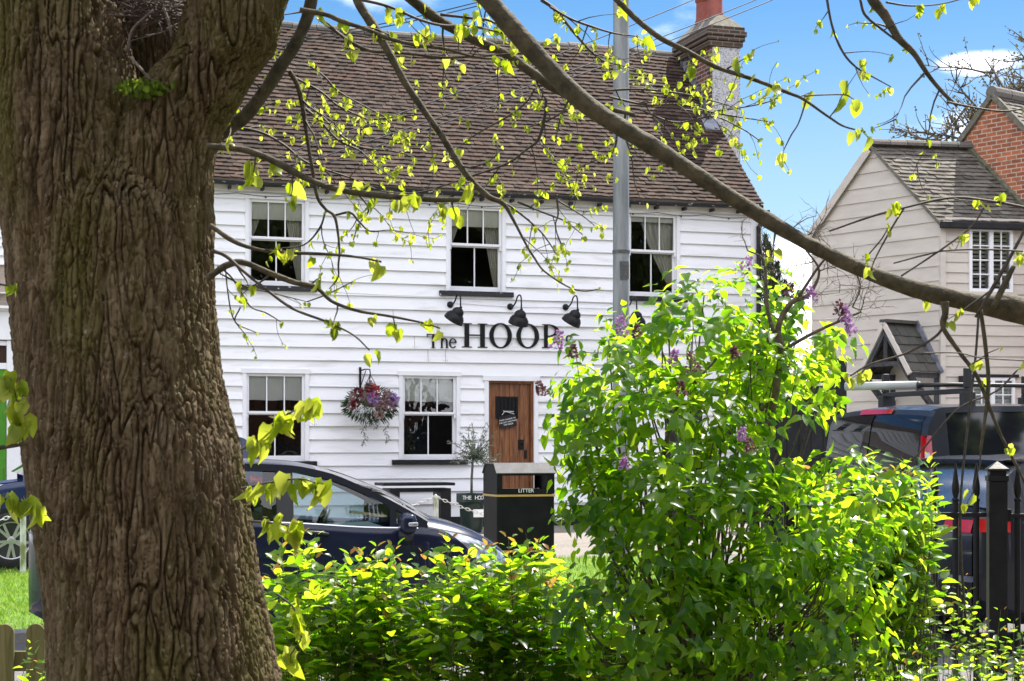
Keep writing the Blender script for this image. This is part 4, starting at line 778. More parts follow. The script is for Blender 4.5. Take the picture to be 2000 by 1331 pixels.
class Car:
    def __init__(c, name, loc, rz, label, L, W, belt, top, rail, cab, wf, sill, mat, glass, wheels, wr, wins, rearx, frontx, bmat=None, tumble=.20, n=56):
        c.L, c.W = L, W / 2; c.belt, c.top, c.wf, c.sill = pw(belt), pw(top), pw(wf), pw(sill); c.rail = rail; c.cab = cab; c.mat = mat; c.tumble = tumble
        e = c.e = tag(empty(name, loc, rz), label, 'van' if name == 'parked_van' else 'car')
        xs = sorted(set([0, .03, .08, .15] + list(np.linspace(.2, L - .2, n)) + [L - .14, L - .08, L - .035, L] + [cab[0] - .002, cab[0], cab[1], cab[1] + .002])); rows = []
        for x in xs:
            h = c.side(x); b = c.belt(x); inn = cab[0] <= x <= cab[1]; w = c.W * c.wf(x)
            if inn: t = [(w * .86, b - .03), (w * .86, .42), (0, .40)]
            else: tz = c.top(x); t = [(w * .82, max(tz - .02, b + .002)), (w * .5, tz), (0, tz + .01)]
            half = [(0, c.sill(x))] + h + t
            rows.append([(x, -y, z) for y, z in half] + [(x, y, z) for y, z in half[::-1][1:]])
        mb = MB().grid(rows); k = len(rows[0]); nn = len(mb.v); mb.f += [tuple(range(k))[::-1], tuple(range(nn - k, nn))]
        c.body = mb.build('body', mat, e, auto=35)
        # greenhouse: pillars and roof skin around the glass
        rl = c.rail_f = pw(rail); rx0, rx1 = rail[0][0], rail[-1][0]; c.gx = np.linspace(rx0, rx1, 90)
        for sg in (-1, 1):
            bm, gm = MB(), MB(); isw = lambda x: any(a <= x <= b for a, b, *_ in wins)
            gx = sorted(set(list(c.gx) + [q for w in wins for q in w[:2]]))
            for x0, x1 in zip(gx, gx[1:]):
                xm = (x0 + x1) / 2; a0, a1 = c.gpt(x0, 0, sg), c.gpt(x1, 0, sg); hgt = lambda x: rl(x) - c.belt(x)
                m = .055
                if isw(xm) and hgt(xm) > .14:
                    f0, f1 = [max(.0, 1 - m / max(hgt(x), .03)) for x in (x0, x1)]
                    bm.add([c.gpt(x0, f0, sg), c.gpt(x1, f1, sg), c.gpt(x1, 1, sg), c.gpt(x0, 1, sg)], [(0, 1, 2, 3)]); ins = Vector((0, -sg * .012, 0))
                    gm.add([Vector(c.gpt(x0, 0, sg)) + ins, Vector(c.gpt(x1, 0, sg)) + ins, Vector(c.gpt(x1, f1, sg)) + ins, Vector(c.gpt(x0, f0, sg)) + ins], [(0, 1, 2, 3)])
                else: bm.add([a0, a1, c.gpt(x1, 1, sg), c.gpt(x0, 1, sg)], [(0, 1, 2, 3)])
            bm.build('pillar', bmat or mat, e); gm.build('side_window', glass, e)
        rs, ws, rr = [], [], []; cr = .035
        for lst, xa, xb in ((rr, rx0, rearx), (rs, rearx, frontx), (ws, frontx, rx1)):
            for x in np.linspace(xa, xb, 26):
                l = Vector(c.gpt(x, 1, -1)); r = Vector(c.gpt(x, 1, 1)); lst.append([l.lerp(r, t / 10) + Vector((0, 0, cr * (1 - (2*t/10 - 1) ** 2))) + Vector(((.10 if lst is ws else (-.05 if lst is rr else 0)) * (1 - (2*t/10 - 1) ** 2) , 0, 0)) * min(1, abs(x - (frontx if lst is ws else rearx)) * 2) for t in range(11)])
        MB().grid(rs).build('roof', mat, e, smooth=True); c.ws = MB().grid(ws).build('windscreen', M['autoglass'], e, smooth=True); c.rg = MB().grid(rr).build('rear_window', M['screen'] if name != 'parked_van' else M['tint'], e, smooth=True)
        # wheels
        for x in wheels:
            for sg in (-1, 1):
                y = sg * (c.W * c.wf(x) - .10); T = Matrix.Translation((x, y, wr)) @ Matrix.Rotation(-sg * math.pi/2, 4, 'X'); a = MB(); a.lathe([(.0, .101), (wr * 1.13, .101), (wr * 1.13, .03), (0, .03)], 28, T); a.build('wheel_arch', M['seam'], e, auto=30)
                t_ = MB().lathe([(wr * .66, .0), (wr * .9, .0), (wr * .985, .04), (wr, .09), (wr * .97, .105), (wr * .92, .116), (wr * .70, .122), (wr * .66, .112)], 36, T); wh = t_.build('wheel', M['tyre'], e, auto=40); rm = MB(); rm.lathe([(wr * .67, .108), (wr * .65, .120), (wr * .62, .116), (wr * .60, .05)], 36, T); rm.lathe([(0, .118), (wr * .12, .117), (wr * .17, .108), (wr * .17, .06)], 20, T)
                for k in range(5):
                    for s2 in (-.13, .13): q = 2 * math.pi * k / 5 + .3; a_ = T @ Vector((math.cos(q + s2 * .7) * wr * .12, math.sin(q + s2 * .7) * wr * .12, .104)); b_ = T @ Vector((math.cos(q + s2 * 1.5) * wr * .645, math.sin(q + s2 * 1.5) * wr * .645, .106)); rm.bar(a_, b_, .03, .022, (0, 1, 0))
                rm.build('rim', M['alloy'], wh, auto=40); hb = MB(); hb.lathe([(0, .055), (wr * .6, .055)], 20, T); hb.build('brake_disc', M['trim_black'], wh)
    def side(c, x):
        w = c.W * c.wf(x); b = c.belt(x); s = c.sill(x); mid = s + (b - s) * .48
        pts = [(w * .84, s), (w * .955, s + .07), (w * .985, s + .16), (w * 1.0, mid), (w * .992, b - (b - s) * .26), (w * .975, b - .06), (w * .94, b)]
        return [tuple(q) for q in catmull(pts, 4)]
    def sp(c, x, f, sg, off=0.0):
        """point on the body side at length x, height fraction f (0 sill .. 1 belt)"""
        h = c.side(x); q = f * (len(h) - 1); i = min(int(q), len(h) - 2); t = q - i; y = h[i][0] * (1-t) + h[i+1][0] * t; z = h[i][1] * (1-t) + h[i+1][1] * t
        dy, dz = h[i+1][0] - h[i][0], h[i+1][1] - h[i][1]; l = math.hypot(dy, dz) or 1; return Vector((x, sg * (y + dz / l * off), z - dy / l * off))
    def gpt(c, x, f, sg):
        b = c.belt(x); r = max(c.rail_f(x), b); z = b + (r - b) * f; y = c.W * (.94 - c.tumble * (z - b) / .45 * .9) * min(1, c.wf(min(max(x, .25), c.L - .7))); return (x, sg * y, z)
    def patch(c, name, mat, xa, xb, fa, fb, sg, off, parent=None, nx=14, nf=8, slant=None):
        rows = []
        for i in range(nx + 1):
            row = []
            for j in range(nf + 1):
                f = fa + (fb - fa) * j / nf; g = j / nf; A = xa(g) if callable(xa) else xa; B = xb(g) if callable(xb) else xb; row.append(c.sp(A + (B - A) * i / nx, f, sg, off))
            rows.append(row)
        return MB().grid(rows).build(name, mat, parent or c.e, smooth=True)
    def seam(c, mb, xf, fa, fb, sg, w=.009):
        rows = [[c.sp(xf(j / 10) - w / 2, fa + (fb - fa) * j / 10, sg, .0012) for j in range(11)], [c.sp(xf(j / 10) + w / 2, fa + (fb - fa) * j / 10, sg, .0012) for j in range(11)]]; mb.grid(rows)
def mirror(c, x, sg, mat):
    b = c.belt(x); y = c.W * .93 * sg; e = MB(); ya, yb = sorted((y + sg * .07, y + sg * .27)); e.box(x - .06, x + .075, ya, yb, b - .045, b + .115); m = e.build('mirror', mat, c.e, bevel=.05)
    l = MB(); l.bar((x + .02, y - sg*.01, b - .03), (x + .02, y + sg * .12, b - .02), .10, .05); l.ball((x, y + sg * .15, b - .06), .085, 12, (.7, .9, .8)); l.build('mirror_arm', M['trim_black'], m, smooth=False); s = MB(); ya, yb = sorted((y + sg * .12, y + sg * .278)); s.box(x + .0, x + .079, ya, yb, b + .015, b + .05); s.build('indicator', M['lens'], m, bevel=.012)
def cabin(c, x0, xw, hs=True):
    m = MB()
    for x in (x0, x0 + .85):
        for y in (-.36, .36):
            m.box(x, x + .45, y - .24, y + .24, .42, .60); m.bar((x + .02, y, .58), (x - .14, y, 1.06), .42, .12, (0, 0, 1)); m.bar((x - .14, y, 1.10), (x - .17, y, 1.28), .24, .09)
    m.build('seat', M['seat'], c.e, bevel=.03); d = MB(); d.prism([(xw - .45, .75), (xw - .42, .93), (xw, c.belt(xw) - .02), (xw + .1, .6), (xw - .4, .6)], -c.W * .8, c.W * .8); d.build('dashboard', M['seat'], c.e, bevel=.02)
    s = MB(); T = Matrix.Translation((xw - .56, -.36, .93)) @ Matrix.Rotation(math.radians(-65), 4, 'Y'); s.tube([T @ Vector((.185 * math.cos(a), .185 * math.sin(a), 0)) for a in np.linspace(0, 2*math.pi, 24)], .017, 6, False); s.tube([T @ Vector((-.18, 0, 0)), T @ Vector((.0, 0, -.03)), T @ Vector((.18, 0, 0))], .03, 6); s.tube([T @ Vector((0, 0, -.02)), T @ Vector((0, 0, -.3))], .04, 6); s.build('steering_wheel', M['trim_black'], c.e, smooth=True)
# --- navy hatchback beside the kerb
HA = math.radians(12.5); hd_ = Vector((math.cos(HA), math.sin(HA), 0)); hn = Vector((-math.sin(HA), math.cos(HA), 0))
HB = P(560, 870, 13.1); HB.z = 0; HO = HB + hn * .86 - hd_ * 1.93; HO.z = 0
hat = Car('parked_car', HO, HA, 'navy blue hatchback parked at the kerb between the trunk and the litter bin', 3.86, 1.72,
    belt=[(0, .92), (.3, 1.03), (1.2, 1.035), (2.0, 1.005), (2.6, .965), (2.98, .955), (3.3, .90), (3.6, .78), (3.76, .66), (3.86, .52)], top=[(0, .95), (.2, 1.06), (2.9, 1.06), (3.02, 1.04), (3.3, .975), (3.55, .87), (3.72, .74), (3.82, .62), (3.86, .54)],
    rail=[(.10, 1.02), (.28, 1.26), (.5, 1.38), (1.0, 1.445), (1.5, 1.46), (1.95, 1.445), (2.25, 1.39), (2.6, 1.245), (2.85, 1.115), (3.04, 1.0)], cab=(.3, 2.98), wf=[(0, .60), (.12, .83), (.35, .97), (.8, 1), (3.0, .99), (3.4, .94), (3.65, .84), (3.78, .70), (3.86, .48)], sill=[(0, .32), (.3, .22), (3.5, .20), (3.86, .26)],
    mat=M['navy'], glass=M['autoglass'], wheels=(.66, 3.12), wr=.30, wins=[(.52, .98), (1.06, 1.86), (1.99, 2.74), (2.79, 3.0)], rearx=.42, frontx=2.18, bmat=M['door_frame'])
for sg in (-1, 1):
    for fn, f0 in ((lambda g: 1.925, .06), (lambda g: 2.93 - .05 * abs(g - .5), .06), (lambda g: 1.02 - .25 * max(0, .5 - g), .06), (lambda g: 3.02 + .24 * (1 - g), .86)): sm = MB(); hat.seam(sm, fn, f0, 1, sg); sm.build('door_gap', M['seam'], hat.e)
    hat.patch('chrome_trim', M['chrome'], .55, 2.96, .965, .992, sg, .004, nx=60, nf=1)
    hat.patch('sill_trim', M['trim_black'], .95, 2.75, .0, .16, sg, .004, nx=30, nf=4)
    for x in (1.15, 2.14): dh = MB(); dh.tube([hat.sp(x - .11, .80, sg, .015), hat.sp(x - .05, .81, sg, .035), hat.sp(x + .06, .81, sg, .035), hat.sp(x + .11, .80, sg, .015)], .016, 8); dh.build('door_handle', M['trim_black'], hat.e, smooth=True)
    mirror(hat, 2.84, sg, M['navy'])
    hat.patch('headlight', M['lens'], lambda g: 3.58 - .42 * g, lambda g: 3.80 - .14 * g, .52, .98, sg, .006)
    hat.patch('fender_crease', M['navy'], 1.0, 2.9, .60, .64, sg, .006, nx=30, nf=2)
    hat.patch('tail_light', M['red_lens'], .14, .34, .86, .995, sg, .008)
    bl = MB(); # black B pillar covers
    for x in (1.86, ): bl.grid([[Vector(hat.gpt(q, f, sg)) + Vector((0, sg * .004, 0)) for f in np.linspace(0, .86, 5)] for q in (x, x + .13)])
    bl.build('pillar_cover', M['trim_black'], hat.e)
cabin(hat, 1.0, 2.78)
am = MB().tube([(.9, 0, 1.48), (.55, 0, 1.82)], .004, 5); am.build('aerial', M['trim_black'], hat.e)
bd = MB(); bd.bar((2.5, -.2, 1.06), (2.86, .3, 1.0), .02, .02); bd.build('cane', wood('cane', (.4, .26, .1), (.5, .34, .15), (.55, .38, .18)), hat.e)
# --- blue estate left of the trunk, facing left
EA = ANG + math.pi; ep = P(22, 870, 19.3); ep.z = gz(6); EO = ep + NV * .88 - Vector((math.cos(EA), math.sin(EA), 0)) * 2.914; EO.z = gz(6.5) - .02
est = Car('parked_car', EO, EA, 'dark blue car with alloy wheels parked outside the shop, facing left', 3.654, 1.80,
    belt=[(0, 1.0), (0.261, 1.06), (1.305, 1.06), (2.436, 1.02), (2.784, .99), (3.219, .92), (3.48, .78), (3.654, .55)], top=[(0, 1.0), (0.174, 1.06), (2.61, 1.12), (2.74, 1.10), (3.132, 1.03), (3.437, .90), (3.567, .75), (3.654, .58)],
    rail=[(0.017, 1.06), (0.122, 1.36), (0.261, 1.49), (0.783, 1.54), (1.653, 1.54), (2.001, 1.50), (2.349, 1.33), (2.61, 1.17), (2.784, 1.06)], cab=(0.217, 3.12), wf=[(0, .84), (0.104, .92), (0.348, .98), (0.783, 1), (2.871, .99), (3.306, .92), (3.523, .80), (3.654, .55)], sill=[(0, .34), (0.348, .24), (3.306, .22), (3.654, .28)],
    mat=M['blue'], glass=M['autoglass'], wheels=(.70, 2.914), wr=.325, wins=[(.35, .91), (.97, 1.74), (1.83, 2.56)], rearx=.226, frontx=1.957)
for sg in (-1, 1):
    est.patch('headlight', M['lens'], lambda g: 3.35 - .35 * g, lambda g: 3.55 - .09 * g, .6, .98, sg, .006); est.patch('tail_light', M['red_lens'], .02, .2, .75, 1.0, sg, .008)
    for fn, f0 in ((lambda g: 1.757, .06), (lambda g: 2.59, .06), (lambda g: 2.70 + .26 * (1 - g), .9)): sm = MB(); est.seam(sm, fn, f0, 1, sg); sm.build('door_gap', M['seam'], est.e); mirror(est, 2.567, sg, M['blue'])
wp = MB(); wp.tube([(2.74, .5, 1.09), (2.61, .1, 1.20), (2.567, -.2, 1.235)], .012, 5); wp.tube([(2.74, -.1, 1.10), (2.63, -.5, 1.19)], .012, 5); wp.build('wiper', M['trim_black'], est.e)
for sg in (-1, 1): hp = MB(); hp.box(.02, .10, sg * .68 - .035, sg * .68 + .035, 1.10, 1.30); hp.build('rear_lamp', M['red_lens'], est.e, bevel=.02)
cabin(est, .95, 2.52)
# --- grey-blue van
VP = P(1806, 870, 15.7); VP.z = 0; VO = VP + NV * .99; VO.z = .03
van = Car('parked_van', VO, ANG, 'slate blue van with tinted rear windows and a roof rack, behind the railings', 5.0, 1.98,
    belt=[(0, 1.12), (.2, 1.13), (3.6, 1.13), (3.9, 1.12), (4.5, 1.02), (4.85, .85), (5.0, .6)], top=[(0, 1.13), (.1, 1.14), (3.8, 1.14), (4.1, 1.18), (4.6, 1.05), (4.88, .88), (5.0, .62)],
    rail=[(.0, 1.13), (.05, 1.5), (.10, 1.78), (.17, 1.885), (.35, 1.925), (.8, 1.94), (3.0, 1.95), (3.3, 1.90), (3.7, 1.55), (4.1, 1.16)], cab=(.15, 4.05), wf=[(0, .93), (.05, .955), (.15, .985), (.35, 1), (4.2, .99), (4.7, .9), (4.9, .75), (5, .55)], sill=[(0, .38), (.3, .26), (4.6, .25), (5, .3)],
    mat=M['van_grey'], glass=M['tint'], wheels=(.95, 4.0), wr=.33, wins=[(.34, 1.75), (1.85, 2.95), (3.05, 3.9)], rearx=.135, frontx=3.25, tumble=.085)
def vrear(y, z): x = float(np.interp(z, [q[1] for q in ((.0, .4), (.0, 1.13), (.05, 1.5), (.10, 1.78), (.17, 1.885))], [0, 0, .05, .10, .17])); return Vector((x - .05 * (1 - (y / .95) ** 2), y, z))
# rear door skin, glass surround and lamps
rd = MB(); ys = np.linspace(-.93, .93, 25)
rd.grid([[vrear(y, z) + Vector((-.012, 0, .03 * (1 - (y/.95)**2))) for y in ys] for z in (1.83, 1.86, 1.885)]); rd.grid([[vrear(y, z) + Vector((-.010, 0, 0)) for y in ys] for z in (.45, .7, .95, 1.15)])
for sg in (-1, 1): rd.grid([[vrear(sg * y, z) + Vector((-.011, 0, .03 * (1 - (y/.95)**2) * max(0, (z-1.15)/.6))) for y in (.82, .87, .93)] for z in np.linspace(1.13, 1.85, 9)])
rd.build('rear_door', M['van_grey'], van.e, smooth=True)
for sg in (-1, 1):
    g_ = MB(); g_.grid([[vrear(sg * y, z) + Vector((-.016, 0, .03 * (1 - (y/.95)**2) * max(0, (z-1.15)/.6))) for y in np.linspace(.012, .835, 12)] for z in np.linspace(1.10, 1.835, 10)]); g_.build('rear_glass', M['tint'], van.e, smooth=True)
gp_ = MB(); gp_.grid([[vrear(y, z) + Vector((-.013, 0, 0)) for y in (-.008, .008)] for z in np.linspace(.45, 1.84, 12)]); gp_.build('door_gap', M['seam'], van.e)
hb_ = MB(); hb_.grid([[vrear(y, z) + Vector((-.03, 0, .03)) for y in np.linspace(-.30, .30, 9)] for z in (1.842, 1.89)]); hb_.build('brake_light', M['red_lens'], van.e)
for sg in (-1, 1):
    f0 = .0 if sg < 0 else .1; lm = MB(); lm.grid([[(float(x) + f0, sg * (abs(van.gpt(max(x, .02), f, sg)[1]) + .012), z) for x in (.0, .07, .15)] for z, f in ((1.0, 0), (1.13, 0), (1.3, .2), (1.5, .45), (1.66, .62))])
    if sg < 0: lm.grid([[vrear(sg * y, z) + Vector((-.02, 0, 0)) for y in (.87, .94)] for z in (1.0, 1.2, 1.4, 1.64)])
    tl = lm.build('tail_light', M['red_lens'], van.e)
    l2 = MB(); l2.grid([[(x, sg * (abs(van.gpt(max(x, .02), f, sg)[1]) + .016), z) for x in (.045, .115)] for z, f in ((1.06, 0), (1.13, 0), (1.3, .2), (1.5, .45))]); l2.build('reversing_lens', M['clear_lens'], tl)
    mirror(van, 3.75, sg, M['trim_black'])
    for xg in (1.80, 3.0): sm = MB(); van.seam(sm, lambda g: xg, .05, 1, sg); sm.build('door_gap', M['seam'], van.e)
for x in (.62, 2.3):
    rk = MB(); rk.bar((x, -.78, 2.085), (x, .78, 2.085), .05, .05)
    for y in (-.74, .74): rk.box(x - .06, x + .06, y - .05, y + .05, 1.93, 2.075); rk.box(x - .035, x + .035, y - .025, y + .025, 2.11, 2.30)
    rk.build('roof_rack_bar', M['trim_black'], van.e, bevel=.008)
pi = MB(); pi.tube([(-.12, .25, 2.15), (.36, -.28, 2.15)], .042, 12); pi.build('pipe_tube', pmat('grey_plastic_pipe', (.36, .39, .37), (.44, .46, .44), .5, 4), van.e, smooth=True)
p2 = MB(); p2.tube([(.37, -.29, 2.15), (.62, -.5, 2.15), (3.3, -.5, 2.15)], .022, 8); p2.ball((.37, -.29, 2.15), .038, 10); p2.build('ladder_bar', M['trim_black'], van.e, smooth=True)
# --- dark car behind the railings
SP_ = P(1932, 870, 12.6); SP_.z = 0; SO = SP_ + NV * .91; SO.z = 0
suv = Car('parked_car', SO, ANG, 'dark car behind the iron railings, its red tail light showing', 4.4, 1.82,
    belt=[(0, 1.05), (.2, 1.12), (1.5, 1.08), (3.0, 1.02), (3.4, .98), (3.9, .86), (4.2, .72), (4.4, .5)], top=[(0, 1.10), (.15, 1.14), (3.1, 1.05), (3.6, .98), (4.05, .84), (4.3, .66), (4.4, .52)],
    rail=[(.05, 1.13), (.2, 1.30), (.36, 1.42), (.5, 1.455), (1.0, 1.50), (1.8, 1.51), (2.3, 1.46), (2.8, 1.25), (3.25, 1.03)], cab=(.35, 3.2), wf=[(0, .80), (.1, .90), (.3, .97), (.7, 1), (3.4, .98), (4.0, .88), (4.25, .74), (4.4, .5)], sill=[(0, .36), (.35, .25), (4.0, .22), (4.4, .26)],
    mat=M['suv_black'], glass=M['screen'], wheels=(.85, 3.5), wr=.32, wins=[(.55, 1.05), (1.12, 1.95), (2.05, 2.95)], rearx=.40, frontx=2.3)
def srear(y, z): return Vector((-.035 - .07 * (1 - (y / .75) ** 2) + (.0 if z < .95 else (z - .95) * .3), y, z))
tb = MB(); tb.grid([[srear(y, z) for y in np.linspace(-.74, .74, 21)] for z in (.42, .50, .58, .66, .76, .90, 1.0, 1.09, 1.125)]); tb.build('tailgate', M['suv_black'], suv.e, smooth=True)
bp = MB(); bp.grid([[srear(y * 1.04, z) + Vector((-.06 * q, 0, 0)) for y in np.linspace(-.78, .78, 21)] for z, q in ((.30, .3), (.34, 1), (.58, 1), (.62, .2))]); bp.build('bumper', M['suv_black'], suv.e, auto=40)
pl_ = MB(); pl_.grid([[srear(y, z) + Vector((-.012, 0, 0)) for y in np.linspace(-.26, .26, 9)] for z in (.66, .775)]); pl_.build('number_plate', M['plate'], suv.e)
for sg in (-1, 1):
    tl = MB(); tl.grid([[srear(sg * y, z) + Vector((-.016, 0, 0)) for y in np.linspace(.44, .745, 9)] for z in (.945, .99, 1.04)]); tl.grid([[Vector((x, sg * (suv.W * suv.wf(x) * .985 + .006), z)) for x in (-.02, .05, .12, .22)] for z in (.95, 1.0, 1.05)]); t_ = tl.build('tail_light', M['red_lens'], suv.e, smooth=True)
    cl = MB(); cl.grid([[srear(sg * y, z) + Vector((-.020, 0, 0)) for y in np.linspace(.40, .62, 6)] for z in (.945, .975)]); cl.build('reversing_lens', M['clear_lens'], t_)
    mirror(suv, 2.9, sg, M['suv_black']); suv.patch('sill_trim', M['trim_black'], 1.2, 3.1, 0, .16, sg, .004)
spl = MB(); spl.grid([[Vector((.30 + .0 * y * y, y, 1.47 + .02 * (1 - y * y))) , Vector((.62, y, 1.50 + .02 * (1 - y * y)))] for y in np.linspace(-.62, .62, 11)]); spl.grid([[Vector((.30, y, 1.47 + .02 * (1 - y * y))), Vector((.36, y, 1.42 + .02 * (1 - y * y)))] for y in np.linspace(-.62, .62, 11)]); spl.build('spoiler', M['suv_black'], suv.e, auto=40)
cabin(suv, 1.1, 2.95)
# ---------------------------------------------------------------- the lime tree in the foreground
def barkmat(name, green=.55):
    m, t, b, n, l = newmat(name); tc = n('ShaderNodeTexCoord')
    def nz(scale, st, det=6, rg=.6):
        mp = n('ShaderNodeMapping'); mp.inputs['Scale'].default_value = st; l(tc.outputs['Object'], mp.inputs[0]); q = n('ShaderNodeTexNoise'); q.inputs['Scale'].default_value = scale; q.inputs['Detail'].default_value = det; q.inputs['Roughness'].default_value = rg; l(mp.outputs[0], q.inputs['Vector']); return q.outputs['Fac']
    r = ramp(n('ShaderNodeValToRGB'), [(.26, (.044, .029, .014)), (.48, (.112, .077, .040)), (.70, (.25, .19, .115))]); l(nz(30, (1, 1, .22), 8, .7), r.inputs[0])
    mr = n('ShaderNodeMapRange'); mr.interpolation_type = 'SMOOTHSTEP'; l(nz(3.2, (1, 1, .28), 5), mr.inputs[0]); mr.inputs[1].default_value = .42; mr.inputs[2].default_value = .66; mr.inputs[4].default_value = green + .15
    mx = n('ShaderNodeMix'); mx.data_type = 'RGBA'; l(mr.outputs[0], mx.inputs['Factor']); l(r.outputs[0], mx.inputs[6]); mx.inputs[7].default_value = (.085, .080, .010, 1)
    m2 = n('ShaderNodeMapRange'); l(nz(60, (1, 1, 1), 3), m2.inputs[0]); m2.inputs[1].default_value = .62; m2.inputs[2].default_value = .72; m2.inputs[4].default_value = .6
    mx2 = n('ShaderNodeMix'); mx2.data_type = 'RGBA'; l(m2.outputs[0], mx2.inputs['Factor']); l(mx.outputs[2], mx2.inputs[6]); mx2.inputs[7].default_value = (.30, .28, .23, 1)
    l(mx2.outputs[2], b.inputs['Base Color']); b.inputs['Roughness'].default_value = .85; b.inputs['Specular IOR Level'].default_value = .25
    bp = n('ShaderNodeBump'); bp.inputs['Strength'].default_value = .9; bp.inputs['Distance'].default_value = .009; l(nz(95, (1, 1, .45), 8, .7), bp.inputs['Height']); l(bp.outputs[0], b.inputs['Normal']); return m
M['bark'] = barkmat('lime_bark'); M['branch'] = pmat('branch_bark', (.028, .023, .009), (.092, .076, .040), .8, 26, (1, 1, 1), .9, 45, stops=(.35, .66), dist=.008); M['twig'] = pmat('twig_bark', (.03, .022, .015), (.075, .06, .045), .7, 40)
TY = 5.3; lime = tag(empty('lime_tree', P(330, 1876, TY)), 'big rough barked lime tree in the foreground with fresh lime green leaves', 'tree'); LB = lime.location.copy()
def loc(v): return v - LB
def sst(a, b, x): x = min(max((x - a) / (b - a), 0), 1); return x * x * (3 - 2 * x)
def bark_tube(name, rows, nang, seed, kx=33.0, kz=3.0, depth=.024):
    """rows: (centre Vector, radius, squash); deep fissured bark modelled in the mesh, finer on the side towards the street path"""
    V = []; k = len(rows); so = Vector((seed * 3.1, seed * 1.7, seed * .9)); nf = int(nang * .76); A = [math.pi + math.pi * j / nf for j in range(nf)] + [math.pi * j / (nang - nf) for j in range(nang - nf)]
    for i, (c, r, squash) in enumerate(rows):
        for a in A:
            d = Vector((math.cos(a), math.sin(a) * squash, 0)); p = c + d * r
            w1 = noise.noise(Vector((p.x * 5, p.y * 5, p.z * 4)) + so); w2 = noise.noise(Vector((p.x * 15, p.y * 15, p.z * 11)) - so)
            X, Y_ = p.x + w1 * .014 + w2 * .006, p.y - w1 * .014 + w2 * .006
            f1 = abs(noise.noise(Vector((X * kx, Y_ * kx, p.z * kz)) + so)); f2 = abs(noise.noise(Vector((X * kx * 1.7, Y_ * kx * 1.7, p.z * kz * 2.1)) - so * 2))
            ds, pts = noise.voronoi(Vector((X * kx * 1.5, Y_ * kx * 1.5, p.z * kz * 5 + w2)) + so); e = ds[1] - ds[0]
            dp = depth * (.6 + .8 * max(0, .5 + noise.noise(p * 3.3 + so)))
            h = -dp * (1 - sst(.0, .115, f1)) ** 1.0 - dp * .45 * (1 - sst(0, .10, f2)) - .006 * (1 - sst(0, .16, e)) + .0035 * noise.noise(pts[0] * 5.3) + .012 * noise.noise(Vector((p.x * 5, p.y * 5, p.z * .8)) + so) + .003 * noise.noise(p * 48) + .002 * noise.noise(p * 120)
            V.append(tuple(loc(p + Vector((d.x, d.y, 0)).normalized() * h)))
    nang = len(A); FC = [(i*nang + j, i*nang + (j+1) % nang, (i+1)*nang + (j+1) % nang, (i+1)*nang + j) for i in range(k-1) for j in range(nang)]
    return link_mesh(name, V, FC, M['bark'], lime, True)
cx, cr = pw([(250, 235), (350, 220), (430, 214), (500, 216), (700, 232), (900, 262), (1100, 290), (1331, 322), (1600, 335), (1900, 335)]), pw([(240, 60), (300, 120), (370, 176), (430, 204), (480, 202), (500, 200), (700, 198), (900, 211), (1100, 211), (1331, 225), (1600, 262), (1900, 330)])
csq = pw([(240, .8), (430, .74), (700, .86), (1000, .92), (1900, .95)])
ys = [1900, 1800, 1700, 1600, 1500, 1440, 1390] + list(np.arange(1360, 240, -2.8)); px = TY / F
bark_tube('trunk', [(P(cx(y), y, TY), cr(y) * px, csq(y)) for y in ys], 420, 1)
def leader(name, pts, seed, Yc):
    f = [pw([(q[1], q[k]) for q in sorted(pts, key=lambda q: q[1])]) for k in (0, 2)]; ys = [y for y in np.arange(pts[0][1], -20, -2.8)] + list(np.arange(-20, pts[-1][1], -8)); bark_tube(name, [(P(f[0](y), y, Yc), f[1](y) * Yc / F, .96) for y in ys], 300, seed)
leader('limb', [(165, 520, 130), (152, 430, 148), (128, 300, 152), (116, 170, 150), (95, 0, 140), (70, -160, 132), (50, -420, 118)], 2, TY - .0)
leader('limb', [(285, 520, 110), (297, 420, 119), (305, 330, 113), (312, 290, 113), (335, 240, 111), (362, 200, 108), (385, 165, 106), (412, 130, 104), (438, 100, 102), (465, 0, 100), (520, -110, 96), (650, -420, 84)], 3, TY - .0)
leader('limb', [(270, 330, 80), (276, 200, 92), (288, 60, 88), (300, -80, 84), (320, -420, 76)], 4, TY + .30)
# ---- branches: photo polylines at their own distances (x, y, thickness px), leaf size in px, twig density
rb = random.Random(17); twigs = MB(); LV = []; FOL = []
def hang(p, rng, L, spread=.6):
    a = Vector((rng.gauss(0, spread * .5), rng.gauss(0, spread * .5), -1)); n_ = Vector((rng.gauss(0, 1), rng.gauss(0, 1), .15)); LV.append((p, a, n_, L))
def cluster(p, rng, L, n=None):
    n = n or rng.choice((1, 2, 2, 3))
    for i in range(n): hang(p + rv(rng) * L * .35, rng, L * rng.uniform(.6, 1.15))
    if rng.random() < .5: FOL.append((p + rv(rng) * L * .2, Vector((rng.gauss(0, .6), rng.gauss(0, .6), .2)), rv(rng), L * .35))
def twig(p, d, L, r, rng, ls, depth, dens, droop=.10):
    n = max(3, int(L / .035)); pts = [p.copy()]; dd = d.normalized()
    for k in range(n):
        dd = (dd + rv(rng) * .28 + Vector((0, 0, -droop * .3))).normalized(); pts.append(pts[-1] + dd * L / n)
        if rng.random() < dens and k > 0: cluster(pts[-1], rng, ls * (1 if k < n - 1 else .8))
        if depth > 0 and k > 0 and rng.random() < .30: twig(pts[-1], dd + rv(rng) * .9, L * rng.uniform(.25, .5), r * .6, rng, ls * .85, depth - 1, dens, droop)
    cluster(pts[-1], rng, ls * .8, 1); twigs.tube(pts, [max(.0009, r * (1 - .8 * k / n)) for k in range(n + 1)], 4, False)
